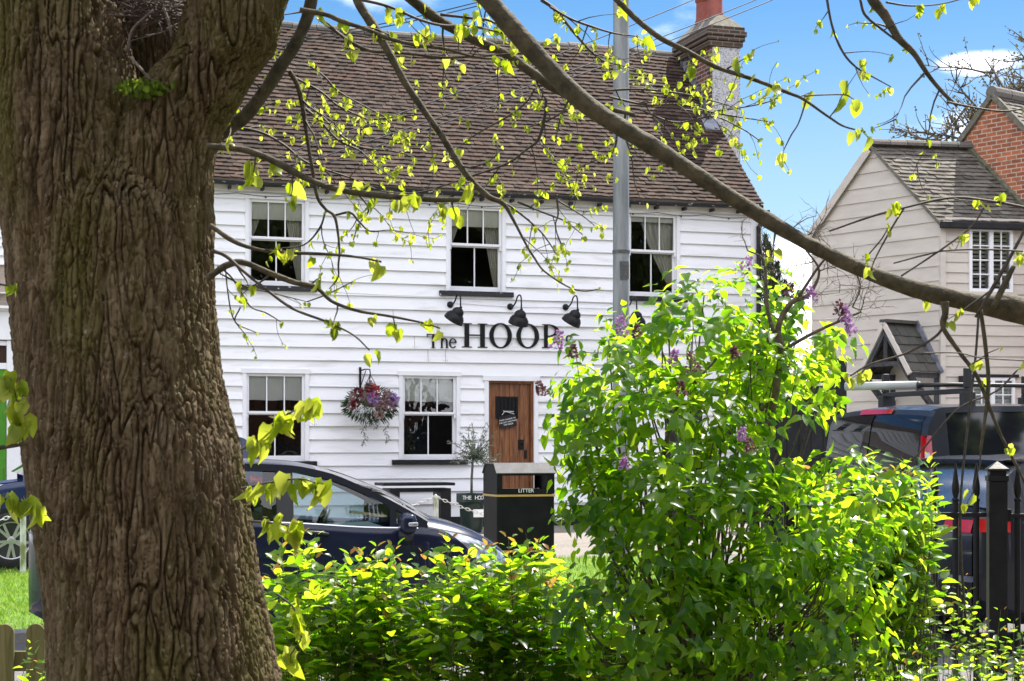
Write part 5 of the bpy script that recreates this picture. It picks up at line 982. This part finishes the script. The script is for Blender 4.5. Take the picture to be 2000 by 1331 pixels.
def branch(pl, Y0, Y1=None, ls=18, step=.13, tl=(.12, .42), dens=.45, part=True, depth=1, skip=0.0, smooth=9):
    Y1 = Y1 or Y0; k = len(pl); raw = [(*P(q[0], q[1], Y0 + (Y1 - Y0) * i / (k - 1)), q[2] * (Y0 + (Y1 - Y0) * i / (k - 1)) / F / 2) for i, q in enumerate(pl)]
    sm = catmull(raw, smooth if k > 2 else 8); pts = [Vector(q[:3]) for q in sm]; rad = [max(.0012, q[3] * (1 + .16 * noise.noise(Vector(q[:3]) * 9) + .10 * noise.noise(Vector(q[:3]) * 30))) for q in sm]
    big = max(q[2] for q in pl) >= 9; mb = MB() if big else twigs
    mb.tube([loc(p) for p in pts] if big else pts, rad, 14 if pl[0][2] > 20 else 8 if big else 5)
    if big:
        for _ in range(int(len(pts) * .5)):
            i = rb.randrange(1, len(pts)); d = rv(rb); mb.ball(loc(pts[i]) + d * rad[i] * .75, rad[i] * rb.uniform(.2, .42), 6)
        mb.build('branch', M['branch'], lime, smooth=True)
    if step:
        acc = 0
        for i in range(1, len(pts)):
            acc += (pts[i] - pts[i-1]).length
            while acc > step:
                acc -= step * rb.uniform(.7, 1.3)
                if i / len(pts) < skip: continue
                d = (pts[i] - pts[i-1]).normalized(); o = d * rb.uniform(.1, .9) + rv(rb) * .8 + Vector((0, 0, rb.uniform(-.35, .15)))
                L = rb.uniform(*tl) * (1 if rad[i] > .003 else .6)
                if rb.random() < .35: cluster(pts[i] + rv(rb) * rad[i], rb, ls * Y0 / F)
                else: twig(pts[i], o, L, min(rad[i] * .6, .004), rb, ls * Y0 / F, depth, dens)
    e = len(pts) - 1
    if ls and pl[-1][2] < 6: cluster(pts[e], rb, ls * Y0 / F, 2)
branch([(860, -160, 44), (905, -60, 42), (962, 10, 40), (1050, 110, 38), (1150, 208, 36), (1300, 302, 34), (1450, 400, 31), (1600, 488, 30), (1750, 553, 33), (1900, 592, 39), (1985, 605, 50), (2100, 650, 34), (2250, 700, 24), (2420, 735, 14), (2560, 790, 5)], 4.8, ls=26, step=.42, tl=(.06, .22), skip=.3)
branch([(780, -20, 20), (850, 35, 20), (920, 75, 21), (985, 105, 21), (1050, 150, 20), (1085, 175, 17), (1160, 205, 12), (1240, 225, 9)], 5.7, ls=17, step=.06)
branch([(690, -40, 20), (700, 5, 19), (728, 50, 18), (755, 95, 16), (790, 160, 14), (820, 205, 13), (862, 265, 13), (910, 340, 12), (952, 383, 12), (983, 398, 9), (1003, 431, 6), (1026, 475, 5), (1044, 505, 5), (1064, 531, 4), (1110, 561, 3), (1141, 569, 3), (1172, 565, 2)], 5.2, ls=14, step=.10, tl=(.06, .22), skip=.3, dens=.55)
branch([(420, 268, 30), (445, 252, 28), (480, 226, 28), (520, 175, 28), (548, 130, 27), (575, 90, 25), (600, 35, 24), (615, -30, 24), (640, -120, 24)], 5.6, ls=15, step=.07, tl=(.05, .22))
branch([(566, 140, 10), (582, 170, 10), (592, 215, 9), (600, 270, 8), (610, 330, 7), (620, 385, 7), (636, 409, 6), (653, 423, 6), (660, 455, 5), (663, 493, 4), (661, 517, 4), (660, 543, 3), (643, 565, 2)], 5.4, ls=14, step=.09, tl=(.06, .22), dens=.5)
branch([(405, 286, 13), (430, 288, 13), (470, 292, 14), (500, 300, 14), (545, 320, 14), (590, 345, 13), (640, 365, 13), (700, 378, 12), (760, 384, 12), (830, 390, 11), (926, 391, 9)], 4.95, ls=32, step=.065, tl=(.03, .10), dens=.9, depth=0)
branch([(405, 545, 14), (425, 530, 13), (445, 518, 13), (475, 513, 13), (530, 535, 12), (575, 552, 11), (617, 562, 9), (650, 590, 7), (700, 608, 6), (760, 618, 5), (830, 632, 4), (860, 642, 3)], 4.9, ls=28, step=.09, tl=(.03, .12), dens=.8, depth=0)
branch([(410, 440, 9), (450, 468, 9), (485, 483, 8), (540, 493, 7), (640, 497, 6), (700, 503, 5), (745, 512, 4)], 4.9, ls=31, step=.16, tl=(.03, .10), dens=.7, depth=0, skip=.4)
branch([(412, 490, 8), (440, 500, 8), (475, 530, 7), (525, 570, 7), (575, 605, 6), (640, 630, 5), (690, 655, 4), (722, 685, 3)], 4.85, ls=28, step=.2, tl=(.03, .12), dens=.6, depth=0, skip=.45)
branch([(1170, -40, 14), (1205, 0, 13), (1245, 40, 12), (1290, 75, 11), (1340, 100, 11), (1400, 132, 10), (1470, 155, 8), (1540, 182, 7), (1570, 195, 6), (1620, 230, 5), (1650, 248, 4), (1690, 258, 3)], 4.6, ls=30, step=.09, tl=(.05, .2), dens=.6, depth=0)
branch([(1575, 195, 4), (1560, 240, 3), (1545, 265, 3), (1530, 295, 2)], 4.6, ls=26, step=.2, tl=(.03, .1), depth=0)
branch([(1570, 188, 4), (1610, 186, 3), (1650, 186, 3), (1668, 195, 2)], 4.6, ls=28, step=.14, tl=(.03, .08), depth=0)
branch([(1690, -40, 26), (1705, 0, 22), (1728, 30, 18), (1755, 75, 14), (1785, 105, 12), (1815, 150, 9), (1845, 185, 8), (1870, 208, 6)], 5.2, ls=13, step=.09, tl=(.1, .3), dens=.5)
branch([(1612, -20, 6), (1625, 50, 5), (1645, 100, 5), (1670, 130, 4), (1700, 148, 3), (1740, 170, 2)], 5.2, ls=14, step=.06, tl=(.06, .2), dens=.6)
branch([(1680, 0, 6), (1690, 30, 6), (1725, 60, 5), (1765, 90, 4)], 5.2, ls=12, step=.12, tl=(.06, .2), dens=.3)
branch([(1730, 5, 5), (1780, 12, 4), (1840, 8, 3), (1900, -8, 3)], 4.6, ls=24, step=.07, tl=(.02, .07), dens=.8, depth=0)
branch([(1850, 200, 5), (1910, 212, 4), (1960, 218, 4), (2005, 212, 3)], 4.9, ls=18, step=.3, tl=(.03, .08), depth=0)
small = [[(564, 147, 6), (624, 178, 5), (660, 207, 5), (716, 233, 4), (740, 233, 4), (810, 225, 3)], [(574, 127, 5), (603, 130, 5), (632, 149, 4), (660, 178, 4), (697, 200, 3), (757, 231, 3)], [(595, 212, 7), (624, 236, 6), (660, 274, 5), (704, 296, 4), (728, 320, 3), (770, 350, 2)],
 [(612, 212, 6), (636, 236, 5), (675, 272, 5), (708, 289, 4), (769, 296, 3), (810, 308, 2)], [(456, 248, 7), (511, 260, 6), (555, 284, 5), (603, 320, 5), (690, 350, 4), (740, 372, 3), (800, 378, 3), (850, 370, 2)], [(540, 226, 4), (576, 231, 4), (636, 240, 3), (668, 248, 2)], [(430, 300, 4), (470, 240, 4), (500, 215, 3), (540, 200, 3)],
 [(1067, 192, 7), (1064, 228, 6), (1052, 272, 6), (1028, 293, 5), (990, 320, 5), (920, 345, 4), (860, 365, 3), (790, 385, 2)], [(1045, 173, 5), (1028, 200, 4), (995, 226, 4), (949, 252, 3), (910, 275, 2)], [(1124, 202, 5), (1100, 219, 4), (1069, 236, 4), (1030, 250, 2)],
 [(1057, 0, 8), (1088, 22, 7), (1108, 48, 6), (1132, 77, 6), (1156, 103, 5), (1180, 120, 4), (1228, 132, 3), (1300, 150, 2)], [(1074, 14, 6), (1112, 36, 5), (1148, 50, 5), (1197, 65, 4), (1245, 72, 3)], [(1180, 178, 5), (1250, 175, 5), (1340, 185, 4), (1400, 200, 3), (1450, 215, 2)], [(1190, 190, 5), (1260, 205, 5), (1330, 205, 4), (1400, 222, 4), (1500, 238, 2)],
 [(1330, 215, 4), (1390, 218, 3), (1480, 205, 3), (1520, 192, 2)], [(1250, 215, 4), (1320, 240, 4), (1390, 228, 3), (1445, 250, 3), (1485, 276, 2)], [(1206, 247, 5), (1197, 296, 4), (1148, 320, 3), (1100, 345, 2)], [(1087, 380, 5), (1090, 418, 4), (1085, 439, 3), (1090, 464, 3), (1098, 482, 2)], [(1090, 393, 4), (1136, 421, 3), (1161, 441, 2)],
 [(1011, 395, 5), (1054, 413, 4), (1080, 423, 4), (1105, 434, 3), (1138, 459, 2)], [(980, 395, 5), (1003, 408, 5), (1049, 446, 4), (1072, 474, 3), (1087, 499, 2)], [(636, 414, 4), (624, 447, 4), (593, 479, 3), (540, 486, 2)], [(655, 421, 5), (684, 416, 5), (701, 433, 4), (723, 452, 3), (761, 450, 2), (795, 455, 2)], [(700, 380, 5), (720, 410, 4), (700, 440, 3), (690, 470, 2)]]
for s in small: branch(s, rb.uniform(5.5, 6.4), ls=14, step=.042, tl=(.05, .28), dens=.72, depth=1)
for s in ([(620, 34, 9), (648, 55, 8), (684, 82, 8), (720, 99, 7), (757, 103, 7), (805, 106, 6), (865, 113, 6), (940, 110, 5), (1030, 104, 4)], [(586, 20, 12), (636, 29, 10), (670, 43, 10), (716, 58, 9), (757, 75, 9), (805, 87, 8), (867, 96, 7), (930, 112, 5), (990, 118, 4)], [(706, 0, 7), (761, 14, 6), (817, 38, 6), (862, 50, 5), (920, 52, 5), (985, 66, 4)], [(860, 29, 7), (920, 36, 6), (961, 43, 5), (1000, 75, 4)]):
    branch(s, rb.uniform(5.0, 5.4), ls=22, step=.06, tl=(.04, .16), dens=.75, depth=0)
for s in ([(425, 520, 4), (450, 540, 4), (470, 570, 4), (490, 600, 3), (520, 612, 3), (550, 630, 2)], [(430, 535, 4), (480, 560, 3), (540, 575, 3), (600, 590, 2)], [(440, 520, 3), (445, 570, 3), (455, 620, 3), (480, 655, 2)], [(600, 590, 3), (640, 575, 3), (690, 550, 2)], [(470, 600, 3), (460, 630, 3), (500, 650, 2)]):
    branch(s, 5.6, ls=10, step=.07, tl=(.05, .16), dens=.35, depth=1)
for s, Y, l_ in (([(470, 880, 5), (505, 858, 4), (545, 820, 4), (600, 790, 3)], 4.3, 46), ([(470, 955, 5), (520, 944, 4), (585, 936, 4), (622, 946, 3)], 4.3, 40), ([(485, 1018, 5), (540, 1023, 4), (575, 1030, 3)], 4.3, 40), ([(540, 1160, 5), (575, 1190, 4), (590, 1240, 3), (560, 1290, 3)], 4.3, 36), ([(-20, 878, 9), (20, 872, 8), (50, 868, 6)], 4.9, 0), ([(46, 868, 4), (38, 820, 4), (30, 770, 3), (20, 738, 2)], 4.9, 38), ([(-15, 985, 4), (30, 978, 3), (66, 988, 2)], 4.6, 36), ([(-10, 555, 5), (30, 560, 3)], 4.9, 20)):
    branch(s, Y, ls=l_, step=.035 if l_ else 0, tl=(.015, .03), dens=.9, depth=0)
    if l_:
        for q in s[1:]: cluster(P(q[0], q[1], Y), rb, l_ * Y / F, 3)
for s in ([(1845, 590, 18), (1846, 612, 14), (1842, 640, 11), (1875, 690, 9), (1910, 740, 8), (1950, 840, 7), (1985, 910, 6), (2010, 960, 5)], [(1850, 618, 7), (1830, 655, 6), (1770, 690, 5), (1700, 712, 4), (1660, 735, 3)], [(1915, 605, 9), (1925, 680, 8), (1930, 760, 7), (1915, 880, 6)], [(1980, 520, 10), (1960, 560, 12), (1940, 600, 12)], [(2005, 440, 7), (1985, 480, 8), (1940, 560, 8), (1905, 620, 6)]):
    branch(s, 4.75, ls=24, step=.20, tl=(.04, .16), dens=.4, depth=0)
for s in ([(1620, 452, 4), (1700, 424, 5), (1760, 408, 5), (1860, 387, 6), (1950, 396, 6), (2020, 410, 6)], [(1765, 408, 5), (1742, 445, 4), (1712, 500, 3), (1700, 530, 2)], [(1745, 515, 3), (1800, 500, 4), (1850, 490, 4), (1930, 488, 4), (2010, 492, 4)], [(1760, 540, 4), (1850, 480, 4), (1900, 440, 3), (1925, 400, 3)], [(1800, 690, 3), (1870, 690, 3), (1920, 700, 3), (2000, 705, 3)], [(1690, 505, 3), (1720, 470, 3), (1735, 445, 2)]):
    branch(s, 4.6, ls=25, step=.16, tl=(.02, .10), dens=.5, depth=0)
twigs.v = [tuple(loc(Vector(q))) for q in twigs.v]; twigs.build('twigs', M['twig'], lime, smooth=True)
M['lime_leaf'] = leaf_mat('lime_leaf', [(.10, .16, .012), (.17, .23, .02), (.24, .28, .04), (.13, .19, .02)], [(.46, .60, .012), (.58, .68, .03), (.74, .76, .12), (.5, .62, .02)], .66, .4)
M['bud'] = leaf_mat('bud_scale', [(.3, .22, .12), (.4, .35, .2)], [(.5, .4, .2), (.6, .5, .3)], .4)
leaves('foliage', M['lime_leaf'], lime, [(loc(p), a, n_, l) for p, a, n_, l in LV], 'lime', .65, .45, rb); leaves('leaf_buds', M['bud'], lime, [(loc(p), a, n_, l) for p, a, n_, l in FOL], 'lance', .3, .3, rb)
# moss and a tangle of dead sticks in the fork
rn = random.Random(41); ms = [(loc(P(282 + rn.gauss(0, 22), 178 + rn.gauss(0, 7), TY - .16 + rn.gauss(0, .02))), Vector((rn.gauss(0, .5), rn.gauss(0, .5), 1)), rv(rn), rn.uniform(.008, .022)) for _ in range(420)]
M['mossleaf'] = leaf_mat('moss', [(.03, .05, .006), (.08, .12, .01)], [(.3, .45, .02), (.45, .6, .05)], .5, .8); leaves('moss', M['mossleaf'], lime, ms, 'blob', .3, .2, rn)
nb = MB(); nc = P(295, 14, TY - .02)
for _ in range(150):
    c = nc + Vector((rn.gauss(0, .055), rn.gauss(0, .07), rn.gauss(.02, .035))); d = Vector((rn.gauss(0, 1), rn.gauss(0, .6), rn.gauss(0, .35))).normalized(); L = rn.uniform(.06, .15); b_ = rv(rn) * .02; nb.tube([c - d * L, c + b_, c + d * L], [.0016, .0022, .0012], 4)
for (a, b_, c) in (((300, 20), (258, 60), (250, 105)), ((320, 15), (330, 45), (335, 72)), ((255, 112), (275, 135), (296, 160))): nb.tube([tuple(q) for q in catmull([P(*a, TY - .17), P(*b_, TY - .18), P(*c, TY - .17)], 5)], .0045, 5)
tag(nb.build('stick_nest', pmat('dead_sticks', (.055, .04, .035), (.16, .12, .10), .8, 40), None, smooth=True), 'untidy nest of dead sticks in the fork of the lime tree', 'nest')
# ---------------------------------------------------------------- lilac, hedge and low shrubs
M['lilac_leaf'] = leaf_mat('lilac_leaf', [(.018, .055, .006), (.035, .10, .010), (.055, .13, .014), (.012, .04, .006), (.03, .085, .012)], [(.32, .64, .008), (.52, .80, .012), (.66, .84, .04), (.16, .42, .01), (.42, .72, .01)], .64, .33, .5)
M['hedge_leaf'] = leaf_mat('hedge_leaf', [(.04, .10, .008), (.07, .14, .012), (.02, .06, .008), (.03, .08, .01), (.10, .16, .02)], [(.46, .76, .012), (.62, .82, .02), (.18, .44, .01), (.36, .66, .01), (.74, .82, .06)], .62, .33, .5)
M['new_leaf'] = leaf_mat('new_leaf', [(.28, .16, .02), (.34, .12, .03), (.22, .20, .02)], [(.6, .4, .05), (.62, .28, .06), (.52, .50, .04)], .5, .4)
M['stem'] = pmat('shrub_stem', (.06, .045, .03), (.16, .125, .09), .8, 25, bump=.4)
lil = tag(empty('lilac_bush', P(1380, 870, 6.9) - Vector((0, 0, 1.6))), 'large lilac bush with fresh green heart shaped leaves and purple flower spikes', 'bush'); LO = lil.location.copy(); rl_ = random.Random(23)
blobs = [(1200, 760, 105, 105, 6.6), (1330, 700, 150, 135, 6.8), (1440, 650, 110, 120, 7.0), (1560, 690, 115, 100, 7.1), (1135, 820, 55, 95, 6.5), (1150, 980, 60, 70, 6.5), (1310, 880, 190, 150, 6.5), (1490, 830, 150, 150, 6.7), (1250, 1010, 150, 120, 6.4), (1400, 1060, 230, 170, 6.4), (1620, 1020, 150, 120, 6.7), (1540, 1200, 230, 150, 6.4), (1300, 1230, 230, 130, 6.3), (1720, 1000, 85, 85, 6.9), (1650, 1120, 110, 100, 6.7)]
ld = []; tips = []; tot = sum(b[2] * b[3] for b in blobs)
for (bx, by, rx, ry, Y) in blobs:
    for i in range(int(930 * rx * ry / tot)):
        d = rv(rl_); f = rl_.uniform(.45, 1.0) ** .55; c = P(bx, by, Y); p = c + Vector((d.x * rx * Y / F, d.y * .27, d.z * ry * Y / F)) * f
        o = (Vector((d.x, d.y, d.z + .55)) + rv(rl_) * .5).normalized(); L = rl_.uniform(.08, .17); tips.append((p, o)); s0 = rl_.uniform(0, 6.28); sz = rl_.uniform(.044, .088)
        for k in range(3):
            q = p + o * (L * k / 3)
            for h in (0, math.pi):
                a = s0 + k * 1.57 + h; x = o.cross(Vector((.2, .3, 1))).normalized(); y = o.cross(x); sd = x * math.cos(a) + y * math.sin(a); ax = (sd * .9 + o * .35 + Vector((0, 0, -.42)) + rv(rl_) * .25)
                ld.append((q + sd * .012 - LO, ax, o + Vector((0, 0, .5)) + rv(rl_) * .3, sz * (1 - .12 * k) * rl_.uniform(.75, 1.1)))
leaves('foliage', M['lilac_leaf'], lil, ld, 'lilac', .38, .38, rl_)
st = MB(); basep = [P(1350 + rl_.gauss(0, 60), 870, 6.9) - Vector((0, 0, 1.6)) for _ in range(9)]
for i, (p, o) in enumerate(tips):
    if i % 7: continue
    b = rl_.choice(basep); m1 = b.lerp(p, .4) + Vector((0, 0, .25)) + rv(rl_) * .06; m2 = b.lerp(p, .75) + Vector((0, 0, .08)) + rv(rl_) * .05; r0 = rl_.uniform(.005, .011); st.tube([Vector(q[:3]) - LO for q in catmull([tuple(b), tuple(m1), tuple(m2), tuple(p)], 4)], [r0 * (1 - .75 * k / 12) for k in range(13)], 5, False)
def bare(p, d, L, r, dep):
    n = 5; pts = [p]
    for k in range(n):
        d = (d + rv(rl_) * .3).normalized(); pts.append(pts[-1] + d * L / n)
        if dep and rl_.random() < .75: bare(pts[-1], d + rv(rl_) * .9, L * .55, r * .6, dep - 1)
    st.tube([q - LO for q in pts], [r * (1 - .7 * k / n) for k in range(n + 1)], 5)
for s in ([(1470, 960, 16), (1500, 840, 15), (1525, 700, 14), (1520, 640, 12), (1545, 592, 11), (1580, 575, 8), (1600, 530, 5), (1575, 490, 4), (1545, 450, 2)], [(1525, 690, 9), (1500, 610, 8), (1495, 540, 7), (1490, 505, 4), (1460, 490, 3)], [(1560, 580, 7), (1600, 520, 5), (1625, 500, 4), (1660, 515, 4), (1680, 560, 3), (1665, 600, 3)], [(1520, 690, 8), (1590, 650, 7), (1680, 610, 5)], [(1340, 1240, 18), (1330, 1120, 16), (1345, 960, 13), (1420, 850, 10), (1500, 790, 7)], [(1330, 1120, 11), (1290, 960, 9), (1320, 800, 7), (1400, 700, 5)]):
    sm = catmull([(*P(x, y, 6.75), t * 6.75 / F / 2) for x, y, t in s], 4); st.tube([Vector(q[:3]) - LO for q in sm], [max(.0012, q[3]) for q in sm], 7)
    if s[-1][1] < 640:
        for q in sm[6::2]: bare(Vector(q[:3]), rv(rl_) + Vector((.3, 0, .2)), rl_.uniform(.08, .2), .0028, 2)
st.build('stem', M['stem'], lil, smooth=True)
M['floret'] = leaf_mat('lilac_floret', [(.30, .11, .32), (.42, .20, .46), (.52, .32, .56), (.24, .07, .24)], [(.4, .18, .45), (.5, .3, .55)], .3, .6); M['bud_brown'] = leaf_mat('faded_floret', [(.13, .05, .07), (.2, .09, .11), (.10, .05, .04)], [(.2, .1, .1), (.25, .12, .15)], .3, .6)
for x, y, h, br in ((1445, 522, 42, 0), (1588, 580, 32, 0), (1655, 618, 30, 0), (1638, 605, 26, 1), (1212, 642, 40, 0), (1085, 668, 34, 0), (1120, 690, 24, 1), (1312, 700, 26, 0), (1355, 712, 40, 1), (1062, 762, 30, 1), (1218, 908, 22, 0), (1448, 850, 24, 0), (1468, 872, 30, 1), (1540, 570, 26, 1), (1245, 650, 24, 1), (1665, 640, 28, 0), (1330, 760, 26, 1), (1440, 690, 22, 1)):
    Y = 6.15 if y > 600 else 6.6; c = P(x, y + h * .4, Y); H = h * 1.05 * Y / F; fd = []; ax = Vector((rl_.gauss(0, .25), -.15, 1)).normalized()
    for i in range(90): t = rl_.random(); d = rv(rl_); d = (d - ax * d.dot(ax)); rr_ = H * .34 * (1 - t * .8); q = c + ax * (t * H) + d * rr_; fd.append((q - LO, d + rv(rl_) * .6, rv(rl_), rl_.uniform(.007, .012)))
    leaves('flower', M['bud_brown' if br else 'floret'], lil, fd, 'blob', .3, .3, rl_)
def hedge(name, label, segs, Y, dy, n, seed, leafm, zb=.05, lv=(.058, .09), tip=.32, cat='hedge'):
    rh = random.Random(seed); f = pw(segs); x0, x1 = segs[0][0], segs[-1][0]; o = P((x0 + x1) / 2, 870, Y); o.z = 0; root = tag(empty(name, o), label, cat); dd, nn_, stm = [], [], MB()
    for i in range(n):
        x = rh.uniform(x0, x1); yy = Y + rh.uniform(-dy, dy); top = P(x, f(x) + abs(rh.gauss(0, 1)) * 60 - 18 + (18 if rh.random() < .85 else -8) + (rh.uniform(20, 190) if i % 2 else 0), yy - (.12 if i % 2 else 0)); base = Vector((top.x + rh.gauss(0, .10), yy + rh.gauss(0, .12), zb)); Ls = (top - base).length; path = [base, base.lerp(top, .5) + rv(rh) * .05, top]
        r0 = rh.uniform(.002, .0045); stm.tube([Vector(q[:3]) - o for q in catmull([tuple(q) for q in path], 4)], [r0 * (1 - .7 * k / 8) for k in range(9)], 4, False); k = 0; s = 0.0; lim = rh.uniform(.3, .7); sz = rh.uniform(*lv)
        while s < min(Ls * .95, lim):
            q = top + (path[1] - top).normalized() * s if s < Ls * .5 else path[1].lerp(base, (s - Ls * .5) / (Ls * .5)); a0 = k * 1.57 + rh.uniform(-.4, .4); g = min(1, .45 + s / .10)
            for h in (0, math.pi):
                if rh.random() < .12: continue
                a = a0 + h; sd = Vector((math.cos(a), math.sin(a), rh.uniform(.05, .55) if s > .04 else 1.0)); w = q - o + Vector((sd.x, sd.y, 0)) * rh.uniform(.0, .02 if s < .1 else .07)
                (nn_ if s < .035 and rh.random() < tip else dd).append((w, sd + rv(rh) * .3, Vector((0, 0, 1)) + rv(rh) * .55, sz * g * rh.uniform(.75, 1.2)))
            s += rh.uniform(.032, .054); k += 1
    leaves('foliage', M[leafm], root, dd, 'oval', .3, .25, rh); 
    if nn_: leaves('young_leaves', M['new_leaf'], root, nn_, 'oval', .35, .2, rh)
    stm.build('stem', M['stem'], root, smooth=True); return root
hedge('hedge', 'leafy yellow green hedge with orange new shoots, between the trunk and the lilac', [(515, 1085), (560, 1062), (625, 1040), (700, 1075), (760, 1078), (840, 1075), (885, 1035), (930, 1070), (985, 1045), (1060, 1075), (1130, 1120), (1240, 1150), (1330, 1180)], 7.0, .24, 310, 51, 'hedge_leaf')
hedge('shrub', 'bright green shrub with yellow shoot tips in front of the parked van', [(1590, 935), (1640, 915), (1685, 892), (1740, 915), (1790, 905), (1822, 905)], 7.6, .22, 120, 52, 'hedge_leaf', cat='shrub')
hedge('shrub', 'low sparse shrub at the foot of the iron railings', [(1700, 1190), (1780, 1150), (1840, 1150), (1885, 1110), (1930, 1200), (1990, 1210), (2080, 1200)], 7.4, .30, 95, 53, 'hedge_leaf', lv=(.028, .05), cat='shrub')
hedge('shrub', 'small green shrub by the picket fence, left of the trunk', [(40, 1275), (62, 1248), (95, 1262), (150, 1270)], 7.2, .2, 26, 54, 'lilac_leaf', lv=(.03, .05), cat='shrub')
hedge('undergrowth', 'tangled green undergrowth along the bottom edge beneath the lilac', [(1150, 1230), (1400, 1210), (1600, 1230), (1800, 1260), (2050, 1240)], 6.5, .35, 150, 55, 'lilac_leaf', lv=(.03, .055), tip=.2, cat='undergrowth')
br = MB(); bp_ = [[(1680, 995), (1735, 945), (1800, 880), (1870, 800), (1945, 765), (1990, 720)], [(1888, 1240), (1878, 1100), (1876, 980), (1888, 850), (1905, 700), (1912, 600)]]
for s, w in zip(bp_, (.0042, .0055)): sm = catmull([tuple(P(x, y, 7.3)) for x, y in s], 5); br.tube(sm, w, 6)
tag(br.build('bramble_shoot', M['twig'], None, smooth=True), 'two bare brown shoots arching up in front of the railings and van', 'shoot')
# ---------------------------------------------------------------- trees behind the buildings
def wild_tree(name, label, base, H, spread, seed, lm, lsz, cat='tree', lean=Vector((0, 0, 0)), nb_=9, dl=.8):
    rt_ = random.Random(seed); root = tag(empty(name, base), label, cat); mb = MB(); dat = []
    def grow(p, d, L, r, dep):
        n = 6; pts = [p.copy()]
        for k in range(n):
            d = (d + rv(rt_) * .22 + Vector((0, 0, .05))).normalized(); pts.append(pts[-1] + d * L / n)
            if dep and k > 0:
                for _ in range(2 if dep > 1 else 3):
                    if rt_.random() < .62: grow(pts[-1], d + rv(rt_) * .95, L * rt_.uniform(.38, .6), r * .5, dep - 1)
            if dep < 2:
                for _ in range(2):
                    if rt_.random() < dl: dat.append((pts[-1] + rv(rt_) * .05, rv(rt_), rv(rt_), lsz * rt_.uniform(.6, 1.3)))
        mb.tube(pts, [max(.006, r * (1 - .75 * k / n)) for k in range(n + 1)], 5, False)
    grow(Vector((0, 0, 0)), Vector((0, 0, 1)) + lean, H * .5, H * .022, 0)
    for i in range(nb_): a = rt_.uniform(0, 6.28); grow(Vector(lean) * H * .45 * .6 + Vector((0, 0, H * rt_.uniform(.32, .5))), Vector((math.cos(a) * spread, math.sin(a) * spread, 1.0)), H * rt_.uniform(.38, .52), H * .012, 3)
    mb.build('trunk', M['twig'], root, smooth=True); leaves('crown', lm, root, dat, 'blob', .2, .2, rt_); return root
M['far_leaf'] = leaf_mat('olive_spring_leaf', [(.05, .055, .02), (.09, .08, .03), (.10, .07, .03)], [(.14, .14, .03), (.2, .15, .04)], .35, .8, .1)
bt = P(2110, 870, 42); bt.z = .2; wild_tree('bare_tree', 'thinly leaved tree rising behind the brick house roof', bt, 11.2, .45, 61, M['far_leaf'], .055, dl=.35)
cyp = P(1503, 870, 38); cyp.z = .2; root = tag(empty('cypress', cyp), 'dark green pointed cypress in the gap right of the pub', 'tree'); rc = random.Random(71); cd = []; HT = 6.15; tr_ = MB().tube([(0, 0, 0), (0, 0, 3), (0, 0, HT * .9)], [.16, .1, .03], 7); tr_.build('trunk', M['twig'], root, smooth=True)
spires = [(-.1, 0, HT - .1, .52), (-.26, .1, HT, .42), (.16, -.1, HT - .7, .45), (.02, .2, HT - .35, .45), (.36, .05, HT - 1.1, .34), (-.05, -.2, HT - .3, .45)]
for _ in range(26000):
    sx_, sy_, sh, sr_ = rc.choice(spires); t = rc.random() ** .8; a = rc.uniform(0, 6.28); r = sr_ * min(1, (1 - t) * 2.4 + .06) * (1 + .3 * noise.noise(Vector((a, t * 9, sx_ * 5)))); r *= math.sqrt(rc.uniform(.4, 1)); d = Vector((math.cos(a), math.sin(a), 0)); cd.append((Vector((sx_ * min(1, t * 2 + .2), sy_, 0)) + d * r + Vector((0, 0, t * sh)), d * .5 + Vector((0, 0, 1)) + rv(rc) * .3, d, rc.uniform(.05, .12)))
M['cyp'] = leaf_mat('cypress_leaf', [(.012, .028, .012), (.025, .045, .02), (.04, .06, .03)], [(.02, .05, .02), (.04, .07, .03)], .2, .7); leaves('crown', M['cyp'], root, cd, 'lance', .2, .1, rc)
# ---------------------------------------------------------------- across the street, behind the camera: seen only mirrored in glass and paint
M['street_leaf'] = leaf_mat('street_tree_leaf', [(.07, .11, .03), (.12, .17, .05), (.16, .19, .08)], [(.2, .3, .06), (.3, .36, .1)], .35)
def opposite(x, w, y, h, rh, wm, label):
    e = tag(empty('terrace_house', (x, y, 0)), label, 'building'); MB().box(-w/2, w/2, -7, 0, -.05, h).build('wall', wm, e)
    r = MB(); r.prism([(-.3, h - .05), (-3.5, h + rh), (-7.3, h - .05), (-7.3, h - .2), (-.3 + .6, h - .2)], -w/2 - .2, w/2 + .2, Matrix(((0, 1, 0, 0), (1, 0, 0, 0), (0, 0, 1, 0), (0, 0, 0, 1)))); r.build('roof', M['tiles'], e)
    for i in range(2):
        for z in (.9, 3.3): m = MB(); m.box(-w/4 + i * w/2 - .5, -w/4 + i * w/2 + .5, .002, .05, z, z + 1.2); m.build('window', M['black_paint'], e)
    return e
opposite(-13, 9, -17, 5.2, 3.2, M['oldbrick2'], 'brick terrace house across the street, behind the camera on the left'); opposite(-3, 8, -18, 5.0, 3.4, M['oldbrick2'], 'brick terrace house across the street, right behind the camera'); opposite(9, 10, -16, 5.4, 3.6, M['oldbrick2'], 'brick terrace house across the street, behind the camera on the right'); opposite(22, 9, -14, 5.2, 3.2, M['oldbrick2'], 'brick end house across the street, behind the camera on the far right')
for i, (x, y, H, sd) in enumerate(((-7, -9, 13, 81), (3.2, -9, 15, 82), (14, -9, 14, 83), (23, -10, 15, 84), (31, -9, 15, 85))):
    wild_tree('street_tree', ('leafy tree behind the camera, left', 'leafy tree behind the camera, middle', 'leafy tree behind the camera, right', 'leafy tree behind the camera, far right', 'leafy tree behind the camera, farthest right')[i], Vector((x, y, 0)), H, .9, sd, M['street_leaf'], .45, dl=.95)
